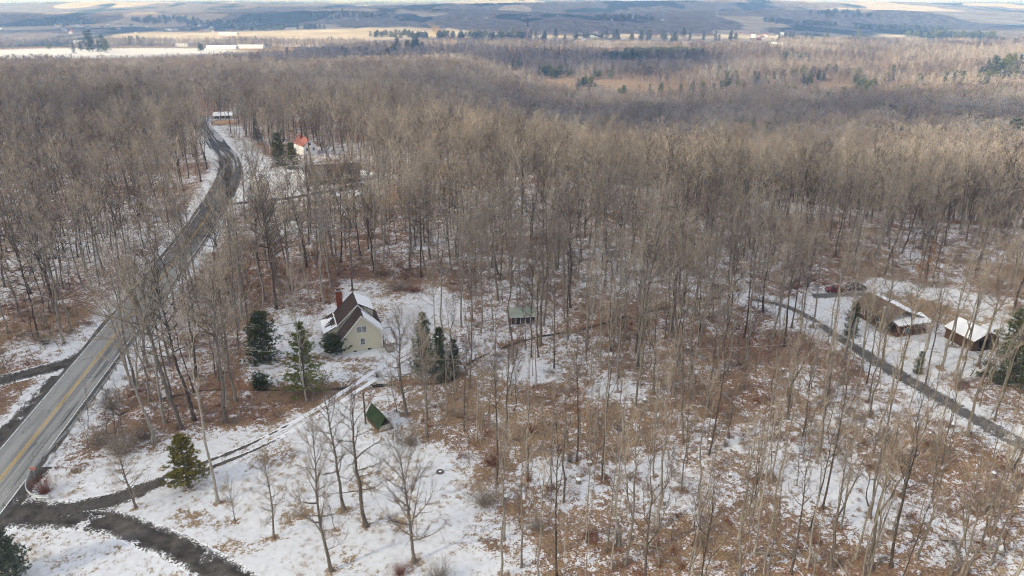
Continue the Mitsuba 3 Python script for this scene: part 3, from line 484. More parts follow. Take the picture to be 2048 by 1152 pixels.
def shrub(key, seed, mat, h=1.6, n=110, wide=1.0, rr=0.012):
    rng = np.random.default_rng(seed); C = Acc(); S, D, L = [], [], []
    az = rng.random(n) * 6.28; el = rng.uniform(0.45, 1.45, n); d = np.stack([np.cos(az) * np.cos(el) * wide, np.sin(az) * np.cos(el) * wide, np.sin(el)], 1); d = unit(d); st = rng.normal(0, 0.22, (n, 3)) * [1, 1, 0]; ln = h * rng.uniform(0.55, 1.15, n)
    C.spikes(st, d, ln, rr)
    for k in range(3):
        f = rng.uniform(0.3, 0.9, n)[:, None]; C.spikes(st + d * ln[:, None] * f, unit(d + rng.normal(0, 0.5, (n, 3)) + [0, 0, 0.15]), ln * rng.uniform(0.2, 0.5, n), rr * 0.7)
    scene[key] = {'type': 'shapegroup', 'stems': mikit.ply(C.mesh(), mat)}; H0[key] = h
shrub('shrub_red', 601, 'brush_red', 2.2, 170); shrub('shrub_grey', 602, 'brush_grey', 2.2, 130); shrub('shrub_brown', 603, 'twig_grey', 1.8, 140, 1.2)
shrub('brush_a', 604, 'twig_red', 0.8, 40, 1.5, 0.014); shrub('brush_b', 605, 'brush_grey', 1.0, 34, 1.3, 0.012); shrub('grass_a', 606, 'grass_tan', 0.45, 40, 1.2, 0.014); shrub('brush_c', 607, 'brush_red', 0.5, 40, 1.8, 0.015)
def con(key, seed, mat, **k):
    t, c = conifer(seed, **k); group(key, t, c, 'bark_dark', mat); H0[key] = k.get('H', 14)
con('pine_big', 701, 'needle_olive', H=16, R0=4.3, nwhorl=15, nbr=6, ncl=26, nleaf=8, leaf=0.40, gappy=0.16, shape=0.75, droop=-0.02, r=0.22, base=0.05)
con('hemlock_dark', 702, 'needle_blue', H=11, R0=4.3, nwhorl=16, nbr=8, ncl=26, nleaf=8, leaf=0.36, gappy=0.22, shape=0.55, droop=-0.12, base=0.03)
con('spruce_slim', 703, 'needle_dark', H=14, R0=2.2, nwhorl=26, nbr=6, ncl=12, nleaf=8, leaf=0.32, gappy=0.12, shape=0.8, droop=-0.15, r=0.16, base=0.1)
con('cedar_small', 704, 'needle_yellow', H=7.5, R0=2.5, nwhorl=12, nbr=7, ncl=20, nleaf=8, leaf=0.30, gappy=0.10, shape=0.65, droop=0.15, r=0.13, base=0.12)
con('pine_frost', 705, 'needle_frost', H=11, R0=4.6, nwhorl=15, nbr=8, ncl=26, nleaf=8, leaf=0.42, gappy=0.1, shape=0.6, droop=0.1, base=0.06)
con('far_pine_0', 706, 'needle_dark', H=15, R0=4.0, nwhorl=10, nbr=5, ncl=8, nleaf=4, leaf=1.3, gappy=0.15, shape=0.6, droop=0.0, ks=4, base=0.15)
con('far_pine_1', 707, 'needle_olive', H=14, R0=4.2, nwhorl=9, nbr=5, ncl=8, nleaf=4, leaf=1.4, gappy=0.2, shape=0.5, droop=0.1, ks=4, base=0.2)
con('far_pine_2', 708, 'needle_blue', H=17, R0=3.6, nwhorl=11, nbr=5, ncl=8, nleaf=4, leaf=1.3, gappy=0.1, shape=0.8, droop=-0.1, ks=4, base=0.1)
con('low_shrub', 709, 'needle_dark', H=2.0, R0=1.8, nwhorl=5, nbr=7, ncl=14, nleaf=8, leaf=0.25, gappy=0.0, shape=0.3, droop=0.5, ks=4, base=0.05, r=0.06)
def plant(name, kind, x, y, h, rot, label=None, cat=None, grp=None, kind_=None, lean=(0, 0), wide=1.0, key=None, dz=0.0):
    s = h / H0[kind]; key = key or numbered(name); z = gz(x, y) if kind_ is None else dz
    m = T().translate([float(x), float(y), float(z)]) @ T().rotate([1, 0, 0], float(lean[0])) @ T().rotate([0, 1, 0], float(lean[1])) @ T().rotate([0, 0, 1], float(rot)) @ T().scale([float(s * wide), float(s * wide), float(s)])
    scene[key] = {'type': 'instance', 'shape': {'type': 'ref', 'id': kind}, 'to_world': m}
    if label: lab(key, label, cat, grp, kind_)
    return key
R = random.Random(7)
# ---- yard trees and other trees that stand apart
for nm, k, (x, y), h, rot, w, lb, ln in [
    ('lawn_tree', 'yard_kind_2', (-21.2, 67.5), 20, 10, 0.85, 'bare tree nearest the camera on the snowy lawn, forked low with dense twigs', (0, 0)),
    ('lawn_tree', 'yard_kind_0', (-18.5, 75.3), 19.5, 80, 1.0, 'bare lawn tree with a thick straight trunk and level crooked limbs, second from right', (0, -3)),
    ('lawn_tree', 'yard_kind_0', (-22.1, 78.8), 18.5, 200, 0.85, 'slim bare lawn tree just left of and behind the taller crooked limbed one', (0, -4)),
    ('lawn_tree', 'yard_kind_1', (-11.6, 68.9), 16.5, 40, 0.85, 'wide spreading bare tree with many rising limbs on the right of the lawn', (0, -2)),
    ('lawn_tree', 'yard_kind_2', (-29.6, 73.2), 12.5, 150, 0.85, 'narrow cone shaped bare tree standing alone in the middle of the lawn', (0, 0)),
    ('lawn_tree', 'small_kind_0', (-35.7, 76.7), 6.2, 0, 0.8, 'small bare ornamental tree between the tall pale trunk and the cone shaped tree', (0, 0)),
    ('lawn_tree', 'small_kind_0', (-27.2, 77.5), 5.0, 70, 0.8, 'short bare sapling on the lawn behind the nearest forked tree', (0, 0)),
    ('lawn_tree', 'small_kind_2', (-22.1, 74.5), 5.5, 170, 1.0, 'leaning thin sapling at the foot of the two lawn twins', (0, -12)),
    ('drive_tree', 'yard_kind_2', (-49.6, 79.1), 10, 300, 1.25, 'bare tree with a low sideways limb at the edge of the gravel drive', (0, -4)),
    ('drive_tree', 'front_kind_0', (-39.3, 80.4), 29, 130, 0.8, 'very tall pale slender trunk standing alone right of the small yellowish cedar', (0, -1)),
    ('yard_tree', 'yard_kind_2', (-17.1, 102.4), 18, 30, 1.15, 'tall bare tree on the lawn between the house track and the side deck', (0, 0)),
    ('yard_tree', 'yard_kind_2', (-13.1, 96.0), 17, 230, 0.9, 'dark bare tree with a brown leafy tangle behind the green roofed shed', (0, 0)),
    ('roadside_tree', 'tree_kind_6', (-53.8, 94.1), 27, 20, 1.0, 'leaning trunk nearest the road guardrail at the edge of the lawn', (0, -5)),
    ('roadside_tree', 'tree_kind_4', (-51.7, 98.1), 28, 140, 1.0, 'thick leaning grey trunk at the wood edge left of the pale slender trunk', (0, -4)),
    ('roadside_tree', 'tree_kind_2', (-50.6, 100.6), 27, 250, 1.0, 'dark leaning trunk just right of the thick leaning one', (0, -4)),
    ('roadside_tree', 'tree_kind_4', (-45.7, 100.6), 26, 310, 1.05, 'thick double trunk tree at the edge of the lawn below the dark hemlock', (0, 0)),
    ]:
    plant(nm, k, x, y, h, rot, lb, 'tree', wide=w, lean=ln)
plant('young_oak', 'rusty_kind', 10.5, 96.5, 8, 0, 'young tree holding rusty orange dead leaves amid the snowy clearing right of centre', 'tree')
for p, h in (((100.0, 165.5), 9), ((95.1, 158.0), 7)): plant('young_oak', 'rusty_kind', *p, h, R.uniform(0, 360), 'young tree holding orange dead leaves behind the yard of the brown cabin', 'tree', 'rusty young trees behind the cabin yard', wide=1.2)
# ---- evergreens near
for nm, k, (x, y), h, rot, w, lb in [
    ('pine_tree', 'pine_big', (-35.2, 109.7), 13.5, 30, 1.2, 'tall yellow green pine in front of the cream house'),
    ('hemlock_tree', 'hemlock_dark', (-46.3, 121.8), 10.0, 0, 1.0, 'broad dark evergreen left of the tall yellow green pine'),
    ('spruce_tree', 'spruce_slim', (-15.5, 115.6), 12.5, 10, 1.35, 'slim pointed dark spruce right of the cream house'),
    ('spruce_tree', 'spruce_slim', (-12.6, 114.5), 11.0, 140, 1.35, 'ragged dark evergreen just right of the slim pointed spruce'),
    ('spruce_tree', 'hemlock_dark', (-10.5, 117.5), 7.0, 80, 0.6, 'short dark evergreen at the creek bend right of the two spruces'),
    ('cedar_tree', 'cedar_small', (-44.4, 83.4), 8.5, 0, 1.0, 'small yellowish cedar beside the two wheel tracks'),
    ('frosted_pine', 'pine_frost', (-57.9, 65.9), 8.0, 0, 0.9, 'grey green pine cut off by the left edge at the bottom of the picture'),
    ('spruce_tree', 'hemlock_dark', (67.5, 132.2), 7.5, 0, 0.62, 'dark evergreen at the left corner of the brown cabin'),
    ('pine_tree', 'hemlock_dark', (87.7, 113.7), 14.0, 60, 0.95, 'large dark evergreen beside the snow roofed garage at the right edge'),
    ('pine_tree', 'hemlock_dark', (95.2, 117.8), 15.0, 160, 0.8, 'dark evergreen at the right edge behind the largest one there'),
    ('spruce_tree', 'hemlock_dark', (72.8, 116.4), 4.5, 0, 0.6, 'small dark evergreen on the snow between lane and cabin'),
    ('holly_bush', 'low_shrub', (-33.8, 124.7), 2.6, 0, 1.4, 'dark evergreen bush against the porch end of the cream house'),
    ('holly_bush', 'low_shrub', (-43.7, 111.8), 2.4, 0, 1.0, 'dark evergreen bush at the bank of the creek left of the tall pine'),
    ('hemlock_tree', 'hemlock_dark', (-95.8, 299.1), 14, 0, 0.7, 'brownish green evergreen beside the red roofed white house'),
    ('hemlock_tree', 'hemlock_dark', (-88.5, 292.3), 11, 90, 0.8, 'dark evergreen nearest the red roofed white house'),
    ('spruce_tree', 'spruce_slim', (-128.0, 368.7), 13, 0, 1.1, 'dark pointed evergreen right of the far road bend')]:
    plant(nm, k, x, y, h, rot, lb, 'evergreen tree' if 'bush' not in nm else 'bush', wide=w)
# ---- shrubs
for k, (x, y), h, w, lb in [
    ('shrub_red', (-63.4, 82.3), 2.9, 1.0, 'reddish brown round shrub inside the curved end of the guardrail'), ('shrub_brown', (-57.6, 91.7), 4.5, 1.2, 'large tan brown thicket left of the small yellowish cedar'), ('shrub_brown', (-61.7, 93.8), 3.6, 1.2, 'brown thicket between the guardrail and the large tan thicket'),
    ('shrub_grey', (-55.9, 95.2), 3.2, 1.2, 'grey brush at the foot of the leaning roadside trunks'), ('shrub_brown', (-15.4, 94.4), 2.5, 1.2, 'brown shrub on the lawn below the dark tree behind the shed'), ('shrub_red', (-13.0, 67.0), 1.6, 1.4, 'low reddish shrub at the bottom edge of the lawn'),
    ('shrub_grey', (-8.3, 65.9), 3.2, 1.0, 'pale twiggy shrub at the bottom edge right of the spreading tree'), ('shrub_grey', (-22.2, 100.6), 1.2, 0.9, 'grey twigs at the left wall of the green roofed shed'), ('shrub_brown', (3.2, 74.8), 2.4, 1.0, 'dark brown brush pile at the edge of the woods right of the lawn'),
    ('shrub_grey', (8.4, 89.3), 1.8, 1.0, 'grey round shrub at the foot of a trunk in the snowy clearing'), ('shrub_red', (2.9, 96.5), 1.8, 1.2, 'red brown brush heap in the woods right of the lawn'), ('shrub_grey', (16.8, 97.9), 2.0, 1.0, 'dark brush left of the large brush heap in the right woods'),
    ('shrub_brown', (-26.0, 157.5), 2.2, 2.4, 'wide rust brown thicket on the bank behind the cream house'), ('shrub_red', (-22.3, 155.9), 1.8, 2.2, 'rust red bramble right of the thicket behind the cream house'), ('shrub_brown', (-3.6, 79.6), 3.2, 1.3, 'tangled brown brush along the right edge of the lawn'), ('shrub_red', (-2.8, 88.7), 2.4, 1.3, 'red tinged brush along the right edge of the lawn, farther back'),
    ('shrub_grey', (-90.8, 128.2), 2.6, 1.4, 'grey leaning saplings and brush left of the side driveway'), ('shrub_grey', (-23.9, 114.8), 1.4, 1.2, 'bare twigs beside the culvert of the house track'), ('shrub_brown', (-66.1, 104.6), 2.6, 1.3, 'brown brush on the slope below the guardrail')]:
    plant('shrub', k, x, y, h, R.uniform(0, 360), lb, 'shrub', wide=w)

# ---------------------------------------------------------------- the woods
def clear_of(x, y, m=0.0):
    """1 where trees may stand"""
    ok = np.ones(np.shape(x))
    ok *= seg_dist(x, y, ROAD[:NR + 2:3]) > 8.5 + m
    ok *= seg_dist(x, y, LANE[::2]) > 3.5; ok *= seg_dist(x, y, DRIVE[::2]) > 4; ok *= seg_dist(x, y, TRACK[::2]) > 4; ok *= seg_dist(x, y, CREEK[::2]) > 1.8; ok *= seg_dist(x, y, LEFT_DRIVE[::2]) > 4; ok *= seg_dist(x, y, RANCH_DRIVE[::2]) > 4
    for poly in (LAWN, YARD): ok *= ~inpoly(x, y, poly)
    ok *= ~inpoly(x, y, RANCH_YARD) | (meshkit.noise(np.stack([x / 2., y / 2., 0 * x], -1)) > 0.86)
    ok *= ~inpoly(x, y, CABIN_YARD) | (meshkit.noise(np.stack([x / 2., y / 2., 0 * x], -1)) > 0.80)
    ok *= np.hypot(x - 80, y - 137) > 9.5; ok *= np.hypot(x - 90, y - 129) > 6; ok *= np.hypot(x + 64, y - 272) > 13; ok *= np.hypot(x + 88, y - 322) > 11; hsh = meshkit.noise(np.stack([x / 1.7, y / 1.7, 0 * x], -1), 5); ok *= ~((x > -80) & (x < -52) & (y > 225) & (y < 268) & (hsh > 0.16)); ok *= ~((x > -102) & (x < -72) & (y > 268) & (y < 335) & (hsh > 0.22)); ok *= seg_dist(x, y, PARK) > 3; ok *= np.hypot(x - 2.3, y - 138.5) > 4
    for e in FIELDS: ok *= ell(x, y, open_up(e)) > 1 + 0.35 * (meshkit.noise(np.stack([x / 25., y / 25., 0 * x], -1)) - 0.5)
    ok *= (seg_dist(x, y, GAP) > 2.5)
    return ok > 0.5
def in_view(x, y, z, mx=0.06, my=0.12):
    zc = y * cp - (z - CAM_H) * sp; yc = y * sp + (z - CAM_H) * cp
    return (zc > 5) & (np.abs(x) < zc * (0.7014 + mx) ) & (yc > -zc * (0.3945 + my)) 
def jitter(x0, x1, y0, y1, cell, seed):
    rng = np.random.default_rng(seed); a, b = np.meshgrid(np.arange(x0, x1, cell), np.arange(y0, y1, cell)); n = a.size
    return a.ravel() + rng.uniform(0, cell, n), b.ravel() + rng.uniform(0, cell, n), rng
# trunks of the front woods, one by one
pts = [(float(x), float(y)) for x, y in NAMED]
fx, fy, rng = jitter(-330, 330, 52, 470, 6.3, 21)
keep = clear_of(fx, fy) & in_view(fx, fy, 0 * fx) & (rng.random(len(fx)) < 0.55 + 0.25 * sstep(190, 300, fy) + 0.3 * (fx < -70 - 0.165 * (fy - 80)) + 0.42 * sstep(0.35, 0.55, meshkit.fbm(np.stack([fx / 26., fy / 26., 0 * fx], -1), 2, 17)))
keep &= ~((fy < 114) & (fx < -36) & (fx > -72))
keep &= ~((fy < 108) & (fx > -8) & (rng.random(len(fx)) < 0.22))   # the front woods hold their own list
fx, fy = fx[keep], fy[keep]
far_enough = np.ones(len(fx), bool)
for x, y in pts: far_enough &= np.hypot(fx - x, fy - y) > 2.6
fx, fy = fx[far_enough], fy[far_enough]
o = np.argsort(np.hypot(fx, fy)); fx, fy = fx[o], fy[o]
nfill = 292 - len(pts); WOOD = []
def region(x, y):
    r = np.interp(y, ROAD[:190, 1], ROAD[:190, 0])
    if x < r: return 'bare grey trunk in the woods left of the road', 'trees in the woods left of the road'
    if y < 112 and x > -12: return 'slender bare trunk in the snow patched front woods, right of the lawn', 'trees of the front woods right of the lawn'
    if x < -33: return 'bare trunk in the strip of woods between the road and the cream house', 'trees between the road and the cream house'
    if x > 60: return 'bare trunk standing near the gravel lane or the brown cabin', 'trees about the gravel lane and the cabin'
    return 'bare trunk in the brown floored woods behind the lawn, right of the cream house', 'trees of the middle woods'
for i, (x, y) in enumerate(pts + list(zip(fx[:nfill], fy[:nfill]))):
    front = y < 112 and x > -12
    k = R.choice(near_kinds if y > 150 else near_kinds + front_kinds if not front else front_kinds); l, g = region(x, y)
    plant('bare_tree', k, x, y, R.triangular(15, 27, 22) if not front else R.triangular(12, 25, 20), R.uniform(0, 360), l, 'tree', g, lean=(R.gauss(0, 2), R.gauss(0, 2)), wide=R.triangular(0.65, 1.4, 0.95) * (0.85 if front else 1)); WOOD.append((used['bare_tree'] - 1, x, y, k, 'bare_tree', 'tree'))
nf = 0
def mass(prefix, kind, x, y, z, h, rot, wide=1.0, lean=(0, 0)):
    global nf
    nf += 1
    plant(None, kind, x, y, h, rot, kind_='stuff', lean=lean, wide=wide, key=f'{prefix}__{nf:05d}', dz=z)
def tone(x, y): return meshkit.fbm(np.stack([x / 60., y / 60., 0 * x], -1), 2, 31)
rx, ry = fx[nfill:], fy[nfill:]; rz = ground_z(rx, ry)
for x, y, z in zip(rx, ry, rz): mass('woods', R.choice(mid_kinds), x, y, z - 0.1, R.triangular(11, 26, 19 + 2.5 * (y > 280)), R.uniform(0, 360), R.uniform(0.8, 1.2), (R.gauss(0, 3), R.gauss(0, 3)))
# behind: the woods out to 950 m
fx, fy, rng = jitter(-800, 800, 470, 1050, 7.6, 22); fz = ground_z(fx, fy); keep = clear_of(fx, fy) & in_view(fx, fy, fz, 0.03); tn = tone(fx, fy)
for x, y, z, t in zip(fx[keep], fy[keep], fz[keep], tn[keep]):
    k = int(np.clip((t - 0.32) * 2.8 * 9 + R.gauss(0, 1.3), 0, 8)); mass('woods', far_kinds[[2, 4, 7, 0, 6, 8, 3, 1, 5][k]], x, y, z - 0.3, R.triangular(11, 24, 17), R.uniform(0, 360), R.uniform(0.85, 1.35), (R.gauss(0, 3), R.gauss(0, 3)))
fx, fy, rng = jitter(-1900, 1900, 1050, 2450, 14.0, 23); fz = ground_z(fx, fy); keep = clear_of(fx, fy) & in_view(fx, fy, fz, 0.03) & (meshkit.fbm(np.stack([fx / 120., fy / 160., 0 * fx], -1), 2, 41) > 0.36); tn = tone(fx / 2, fy / 2)
for x, y, z, t in zip(fx[keep], fy[keep], fz[keep], tn[keep]):
    k = int(np.clip((t - 0.25) * 2 * 6 + R.gauss(0, 1.4), 0, 5)); mass('woods', dist_kinds[[2, 4, 0, 3, 1, 5][k]], x, y, z - 0.5, R.uniform(13, 20), R.uniform(0, 360), R.uniform(0.9, 1.4))
lab('woods', 'leafless grey brown forest stretching back from the clearing to the valley', 'woodland', kind='stuff')
# ---- saplings, brush and dry grass on the woodland floor
fx, fy, rng = jitter(-190, 190, 60, 240, 5.4, 24); keep = clear_of(fx, fy, -1.5) & in_view(fx, fy, 0 * fx, 0.02, 0.02) & (rng.random(len(fx)) < np.where((fy < 112) & (fx > -12), 0.7, 0.85)); fx, fy = fx[keep], fy[keep]; o = np.argsort(np.hypot(fx, fy)); fx, fy = fx[o], fy[o]
for i, (x, y) in enumerate(zip(fx, fy)):
    k = R.choice(['small_kind_1', 'small_kind_2', 'small_kind_3', 'small_kind_2', 'small_kind_1']); h = R.uniform(3, 10)
    if i < 280:
        l, g = region(x, y); plant('sapling', k, x, y, h, R.uniform(0, 360), l.replace('bare grey trunk', 'thin bare sapling').replace('slender bare trunk', 'thin bare sapling').replace('bare trunk', 'thin bare sapling'), 'sapling', g.replace('trees', 'saplings'), lean=(R.gauss(0, 6), R.gauss(0, 6))); WOOD.append((used['sapling'] - 1, x, y, k, 'sapling', 'sapling'))
    else: mass('thicket', k, x, y, gz(x, y), h, R.uniform(0, 360), 1.1, (R.gauss(0, 6), R.gauss(0, 6)))
lab('thicket', 'thin young saplings crowding the floor of the middle woods', 'saplings', kind='stuff')
fx, fy, rng = jitter(-170, 180, 62, 230, 1.75, 25); cu, cv = cover(fx, fy); nn = meshkit.fbm(np.stack([fx / 6., fy / 6., 0 * fx], -1), 3, 51)
keep = clear_of(fx, fy, -2) & in_view(fx, fy, 0 * fx, 0.01, 0.01) & (nn > 0.50) & (rng.random(len(fx)) < np.clip(1.05 - cu, 0, 1)); fz = ground_z(fx, fy)
for x, y, z, v in zip(fx[keep], fy[keep], fz[keep], cv[keep]):
    k = R.choice(['brush_a', 'brush_b', 'brush_c', 'brush_a', 'brush_c']) if R.random() > v * 0.8 else R.choice(['grass_a', 'brush_b']); mass('undergrowth', k, x, y, z - 0.03, H0[k] * R.uniform(0.6, 1.7), R.uniform(0, 360), R.uniform(0.8, 1.4))
fx, fy, rng = jitter(-80, 40, 62, 135, 1.5, 26); keep = (inpoly(fx, fy, LAWN) | inpoly(fx, fy, YARD)) & (meshkit.fbm(np.stack([fx / 5., fy / 5., 0 * fx], -1), 3, 52) > 0.60) & (seg_dist(fx, fy, TRACK[::2]) > 2.2) & (seg_dist(fx, fy, DRIVE[::2]) > 3.2) & (np.hypot(fx + 28, fy - 131) > 8); fz = ground_z(fx, fy)
for x, y, z in zip(fx[keep], fy[keep], fz[keep]): mass('undergrowth', 'grass_a', x, y, z - 0.03, R.uniform(0.15, 0.4), R.uniform(0, 360), 1.6)
lab('undergrowth', 'low brown brush, brambles and dry grass poking through the thin snow', 'undergrowth', kind='stuff')

# ---------------------------------------------------------------- cream house
def thing(name, label, cat, group=None):
    key = numbered(name); lab(key, label, cat, group); return key
def window(root, fr, u0, u1, z0, z1, w, nx=2, nz=2, sashes=1, out=-1, name='window', frame_mat='white_paint', fw=0.09):
    """a window in the wall plane at depth w (out = which way the wall faces along w): window > frame, pane"""
    A = Acc(); o = w + out * 0.05; b = w - out * 0.02
    A.box([u0 - fw, b, z0 - fw], [u0, o, z1 + fw], fr); A.box([u1, b, z0 - fw], [u1 + fw, o, z1 + fw], fr); A.box([u0, b, z0 - fw], [u1, o, z0], fr); A.box([u0, b, z1], [u1, o, z1 + fw], fr)
    zm = (z0 + z1) / 2; A.box([u0, b, zm - 0.025], [u1, o - out * 0.012, zm + 0.025], fr)
    key = part(root, name, A, frame_mat)
    M = Acc()
    for zz0, zz1 in ((z0, zm - 0.025), (zm + 0.025, z1)):
        G = Acc(); G.box([u0, b, zz0], [u1, w + out * 0.015, zz1], fr); part(key, 'pane', G, 'glass_dark')
        for i in range(1, nx): x = u0 + (u1 - u0) * i / nx; M.box([x - 0.013, w + out * 0.01, zz0], [x + 0.013, w + out * 0.03, zz1], fr)
        for i in range(1, nz): q = zz0 + (zz1 - zz0) * i / nz; M.box([u0, w + out * 0.008, q - 0.013], [u1, w + out * 0.028, q + 0.013], fr)
    part(key, 'muntin', M, frame_mat); return key
def house():
    h = thing('cream_house', 'cream sided house with steep brown roofs, white trim and a red brick chimney', 'house'); fr = frame(HOUSE_A, 19.0)
    W, RU, WZ, MZ, WD, MD = 7.6, 3.86, 7.35, 7.95, 4.3, 10.7
    A = Acc(); A.prism([(0, -1.1), (W, -1.1), (W, 3.5), (RU, WZ - 0.12), (0, 2.8)], 0.0, WD, 1, fr); part(h, 'wall', A, 'siding_cream')
    A = Acc(); A.prism([(0.05, -1.1), (W + 0.25, -1.1), (W + 0.25, 3.4), (RU, MZ - 0.12), (0.05, 3.5)], WD, MD, 1, fr); part(h, 'wall', A, 'siding_cream')
    A = Acc(); A.box([-0.04, -0.035, -1.1], [W + 0.04, 0.0, -0.05], fr); part(h, 'foundation', A, 'foundation', label='brown stained foundation strip')
    # wing roof: left slope, right slope (snow), main roof slopes
    def slope(name, u0, z0, u1, z1, w0, w1, mat, t=0.14, **k): A = Acc(); A.slab([(u0, w0, z0), (u1, w0, z1), (u1, w1, z1), (u0, w1, z0)], t, fr); return part(h, name, A, mat, **k)
    slope('roof', -0.33, 2.62, RU, WZ, -0.30, WD + 0.2, 'shingle_brown', label='brown shingle slope of the front wing')
    slope('roof', 8.15, 3.17, RU, WZ - 0.002, -0.30, WD + 0.2, 'shingle_brown', label='right slope of the front wing')
    slope('roof', -0.45, 3.87, RU, MZ, WD - 0.25, MD + 0.3, 'shingle_brown', label='brown shingle slope of the main house')
    slope('roof', 8.2, 3.2, RU, MZ - 0.002, WD - 0.25, MD + 0.3, 'shingle_brown', label='right slope of the main house')
    slope('snow_cover', 8.1, 3.27, RU + 0.55, WZ - 0.46, 0.0, WD - 0.3, 'snow_mat', 0.05, label='snow on the right slope')
    # shed dormer on the right
    A = Acc(); A.prism([(RU + 0.4, MZ - 0.6), (RU + 2.9, MZ - 1.75), (RU + 2.9, 4.2), (RU + 1.2, 5.6)], WD + 0.55, MD - 0.5, 1, fr); dm = part(h, 'dormer', A, 'siding_cream')
    A = Acc(); A.slab([(RU + 0.02, WD + 0.1, MZ + 0.02), (RU + 3.2, WD + 0.1, MZ - 1.72), (RU + 3.2, MD - 0.1, MZ - 1.72), (RU + 0.02, MD - 0.1, MZ + 0.02)], 0.12, fr); part(dm, 'roof', A, 'shingle_brown')
    A = Acc(); A.slab([(RU + 0.12, WD + 0.15, MZ + 0.045), (RU + 3.15, WD + 0.15, MZ - 1.62), (RU + 3.15, MD - 0.2, MZ - 1.62), (RU + 0.12, MD - 0.2, MZ + 0.045)], 0.06, fr); part(dm, 'snow_cover', A, 'snow_mat')
    # white rake boards and eaves
    def board(p, q, hgt=0.24, t=0.05, w=-0.33):
        A = Acc(); (u0, z0), (u1, z1) = p, q; v = [(u0, z0 - hgt), (u1, z1 - hgt), (u1, z1), (u0, z0)]; A.prism(v, w - t, w, 1, fr); part(h, 'rake_board', A, 'white_paint')
    board((-0.35, 2.62), (RU, WZ)); board((RU, WZ), (8.17, 3.17)); board((-0.47, 3.87), (RU, MZ), w=WD - 0.28); board((RU, MZ), (8.2, 3.2), 0.2, w=WD - 0.28)
    A = Acc(); A.slab([(-0.47, WD - 0.25, 3.9), (-0.30, WD - 0.25, 4.06), (-0.30, MD + 0.3, 4.06), (-0.47, MD + 0.3, 3.9)], 0.03, fr); part(h, 'flashing', A, 'white_paint')
    A = Acc(); A.box([-0.04, -0.04, -0.6], [0.12, 0.0, 2.75], fr); part(h, 'corner_board', A, 'white_paint')
    A = Acc(); A.box([W - 0.12, -0.04, -1.0], [W + 0.04, 0.0, 3.45], fr); part(h, 'corner_board', A, 'white_paint')
    # porch on the left: roof, posts, deck
    A = Acc(); A.slab([(-3.05, WD - 0.2, 2.62), (-0.3, WD - 0.2, 3.92), (-0.3, MD + 0.6, 3.92), (-3.05, MD + 0.6, 2.62)], 0.12, fr); po = part(h, 'porch', A, 'shingle_brown', label='porch roof half covered in snow')
    rng = np.random.default_rng(3); A = Acc(); n = 26
    for i in range(n):   # melting snow in strips down the porch roof
        w0 = WD - 0.12 + (MD + 0.4 - WD) * i / n; w1 = w0 + (MD + 0.4 - WD) / n; f = np.clip(0.55 + 0.35 * math.sin(i * 0.45) + rng.normal(0, 0.12), 0.15, 0.97) if i > 1 else 0.97
        u1 = -3.02 + f * 2.65; A.slab([(-3.02, w0, 2.655), (u1, w0, 2.655 + (u1 + 3.02) * 0.4727), (u1, w1, 2.655 + (u1 + 3.02) * 0.4727), (-3.02, w1, 2.655)], 0.03, fr)
    part(po, 'snow_cover', A, 'snow_mat')
    for w in (WD + 0.15, WD + 2.3, WD + 4.4, MD + 0.3): A = Acc(); A.box([-2.85, w - 0.09, 0], [-2.67, w + 0.09, 2.62], fr); part(po, 'post', A, 'white_paint')
    A = Acc(); A.box([-2.95, WD, 0.05], [0.0, MD + 0.3, 0.35], fr); part(po, 'deck', A, 'wood_grey')
    A = Acc(); A.prism([(-3.0, 2.58), (-0.3, 3.86), (0.0, 3.86), (0.0, 2.58)], WD - 0.02, WD + 0.06, 1, fr); part(po, 'gable_end', A, 'siding_cream')
    A = Acc(); A.box([-3.06, WD - 0.24, 2.44], [-2.98, MD + 0.6, 2.62], fr); part(po, 'gutter', A, 'white_paint')
    A = Acc(); A.box([-1.6, WD + 1.2, 0.35], [-1.5, WD + 1.3, 0.4], fr)
    # windows, vents, chimney
    for u0 in (2.98, 3.93): window(h, fr, u0, u0 + 0.74, 3.86, 4.98, 0.0, 3, 2)
    window(h, fr, 3.50, 4.24, 1.30, 2.55, 0.0, 3, 2)
    for u0, z0 in ((2.02, -0.10), (4.75, 0.0)):
        A = Acc(); A.box([u0, -0.03, z0], [u0 + 0.62, 0.03, z0 + 0.34], fr); v = part(h, 'vent', A, 'dark_void')
        A = Acc(); A.box([u0 - 0.04, -0.045, z0 - 0.05], [u0 + 0.66, 0.0, z0], fr); A.box([u0 - 0.04, -0.045, z0 + 0.34], [u0 + 0.66, 0.0, z0 + 0.38], fr); part(v, 'frame', A, 'siding_cream')
    A = Acc(); A.box([-0.012, 1.0, 0.9], [0.0, 1.8, 2.2], fr); 
    A = Acc(); A.box([0.55, MD + 0.31, -0.5], [1.75, MD + 1.0, 8.35], fr); c = part(h, 'chimney', A, 'brick_mat')
    A = Acc(); A.box([0.48, MD + 0.24, 8.35], [1.82, MD + 1.07, 8.5], fr); part(c, 'cap', A, 'concrete')
    A = Acc(); A.box([0.75, MD + 0.45, 8.5], [1.55, MD + 0.88, 8.62], fr); part(c, 'flue', A, 'dark_void')
    # side deck with stairs on the right
    d = thing('side_deck', 'weathered wooden deck with steps at the right side of the cream house', 'deck'); x0, x1, y0, y1, dz = W + 0.3, W + 2.6, -1.2, 4.2, 1.25
    for i in range(14): yy = y0 + (y1 - y0) * i / 14; A = Acc(); A.box([x0, yy, dz - 0.05], [x1, yy + 0.35, dz], fr); part(d, 'plank', A, 'wood_grey')
    A = Acc(); A.box([x0 + 0.1, y0 + 0.1, dz], [x1 - 0.1, y1 - 0.1, dz + 0.05], fr); part(d, 'snow_cover', A, 'snow_mat')
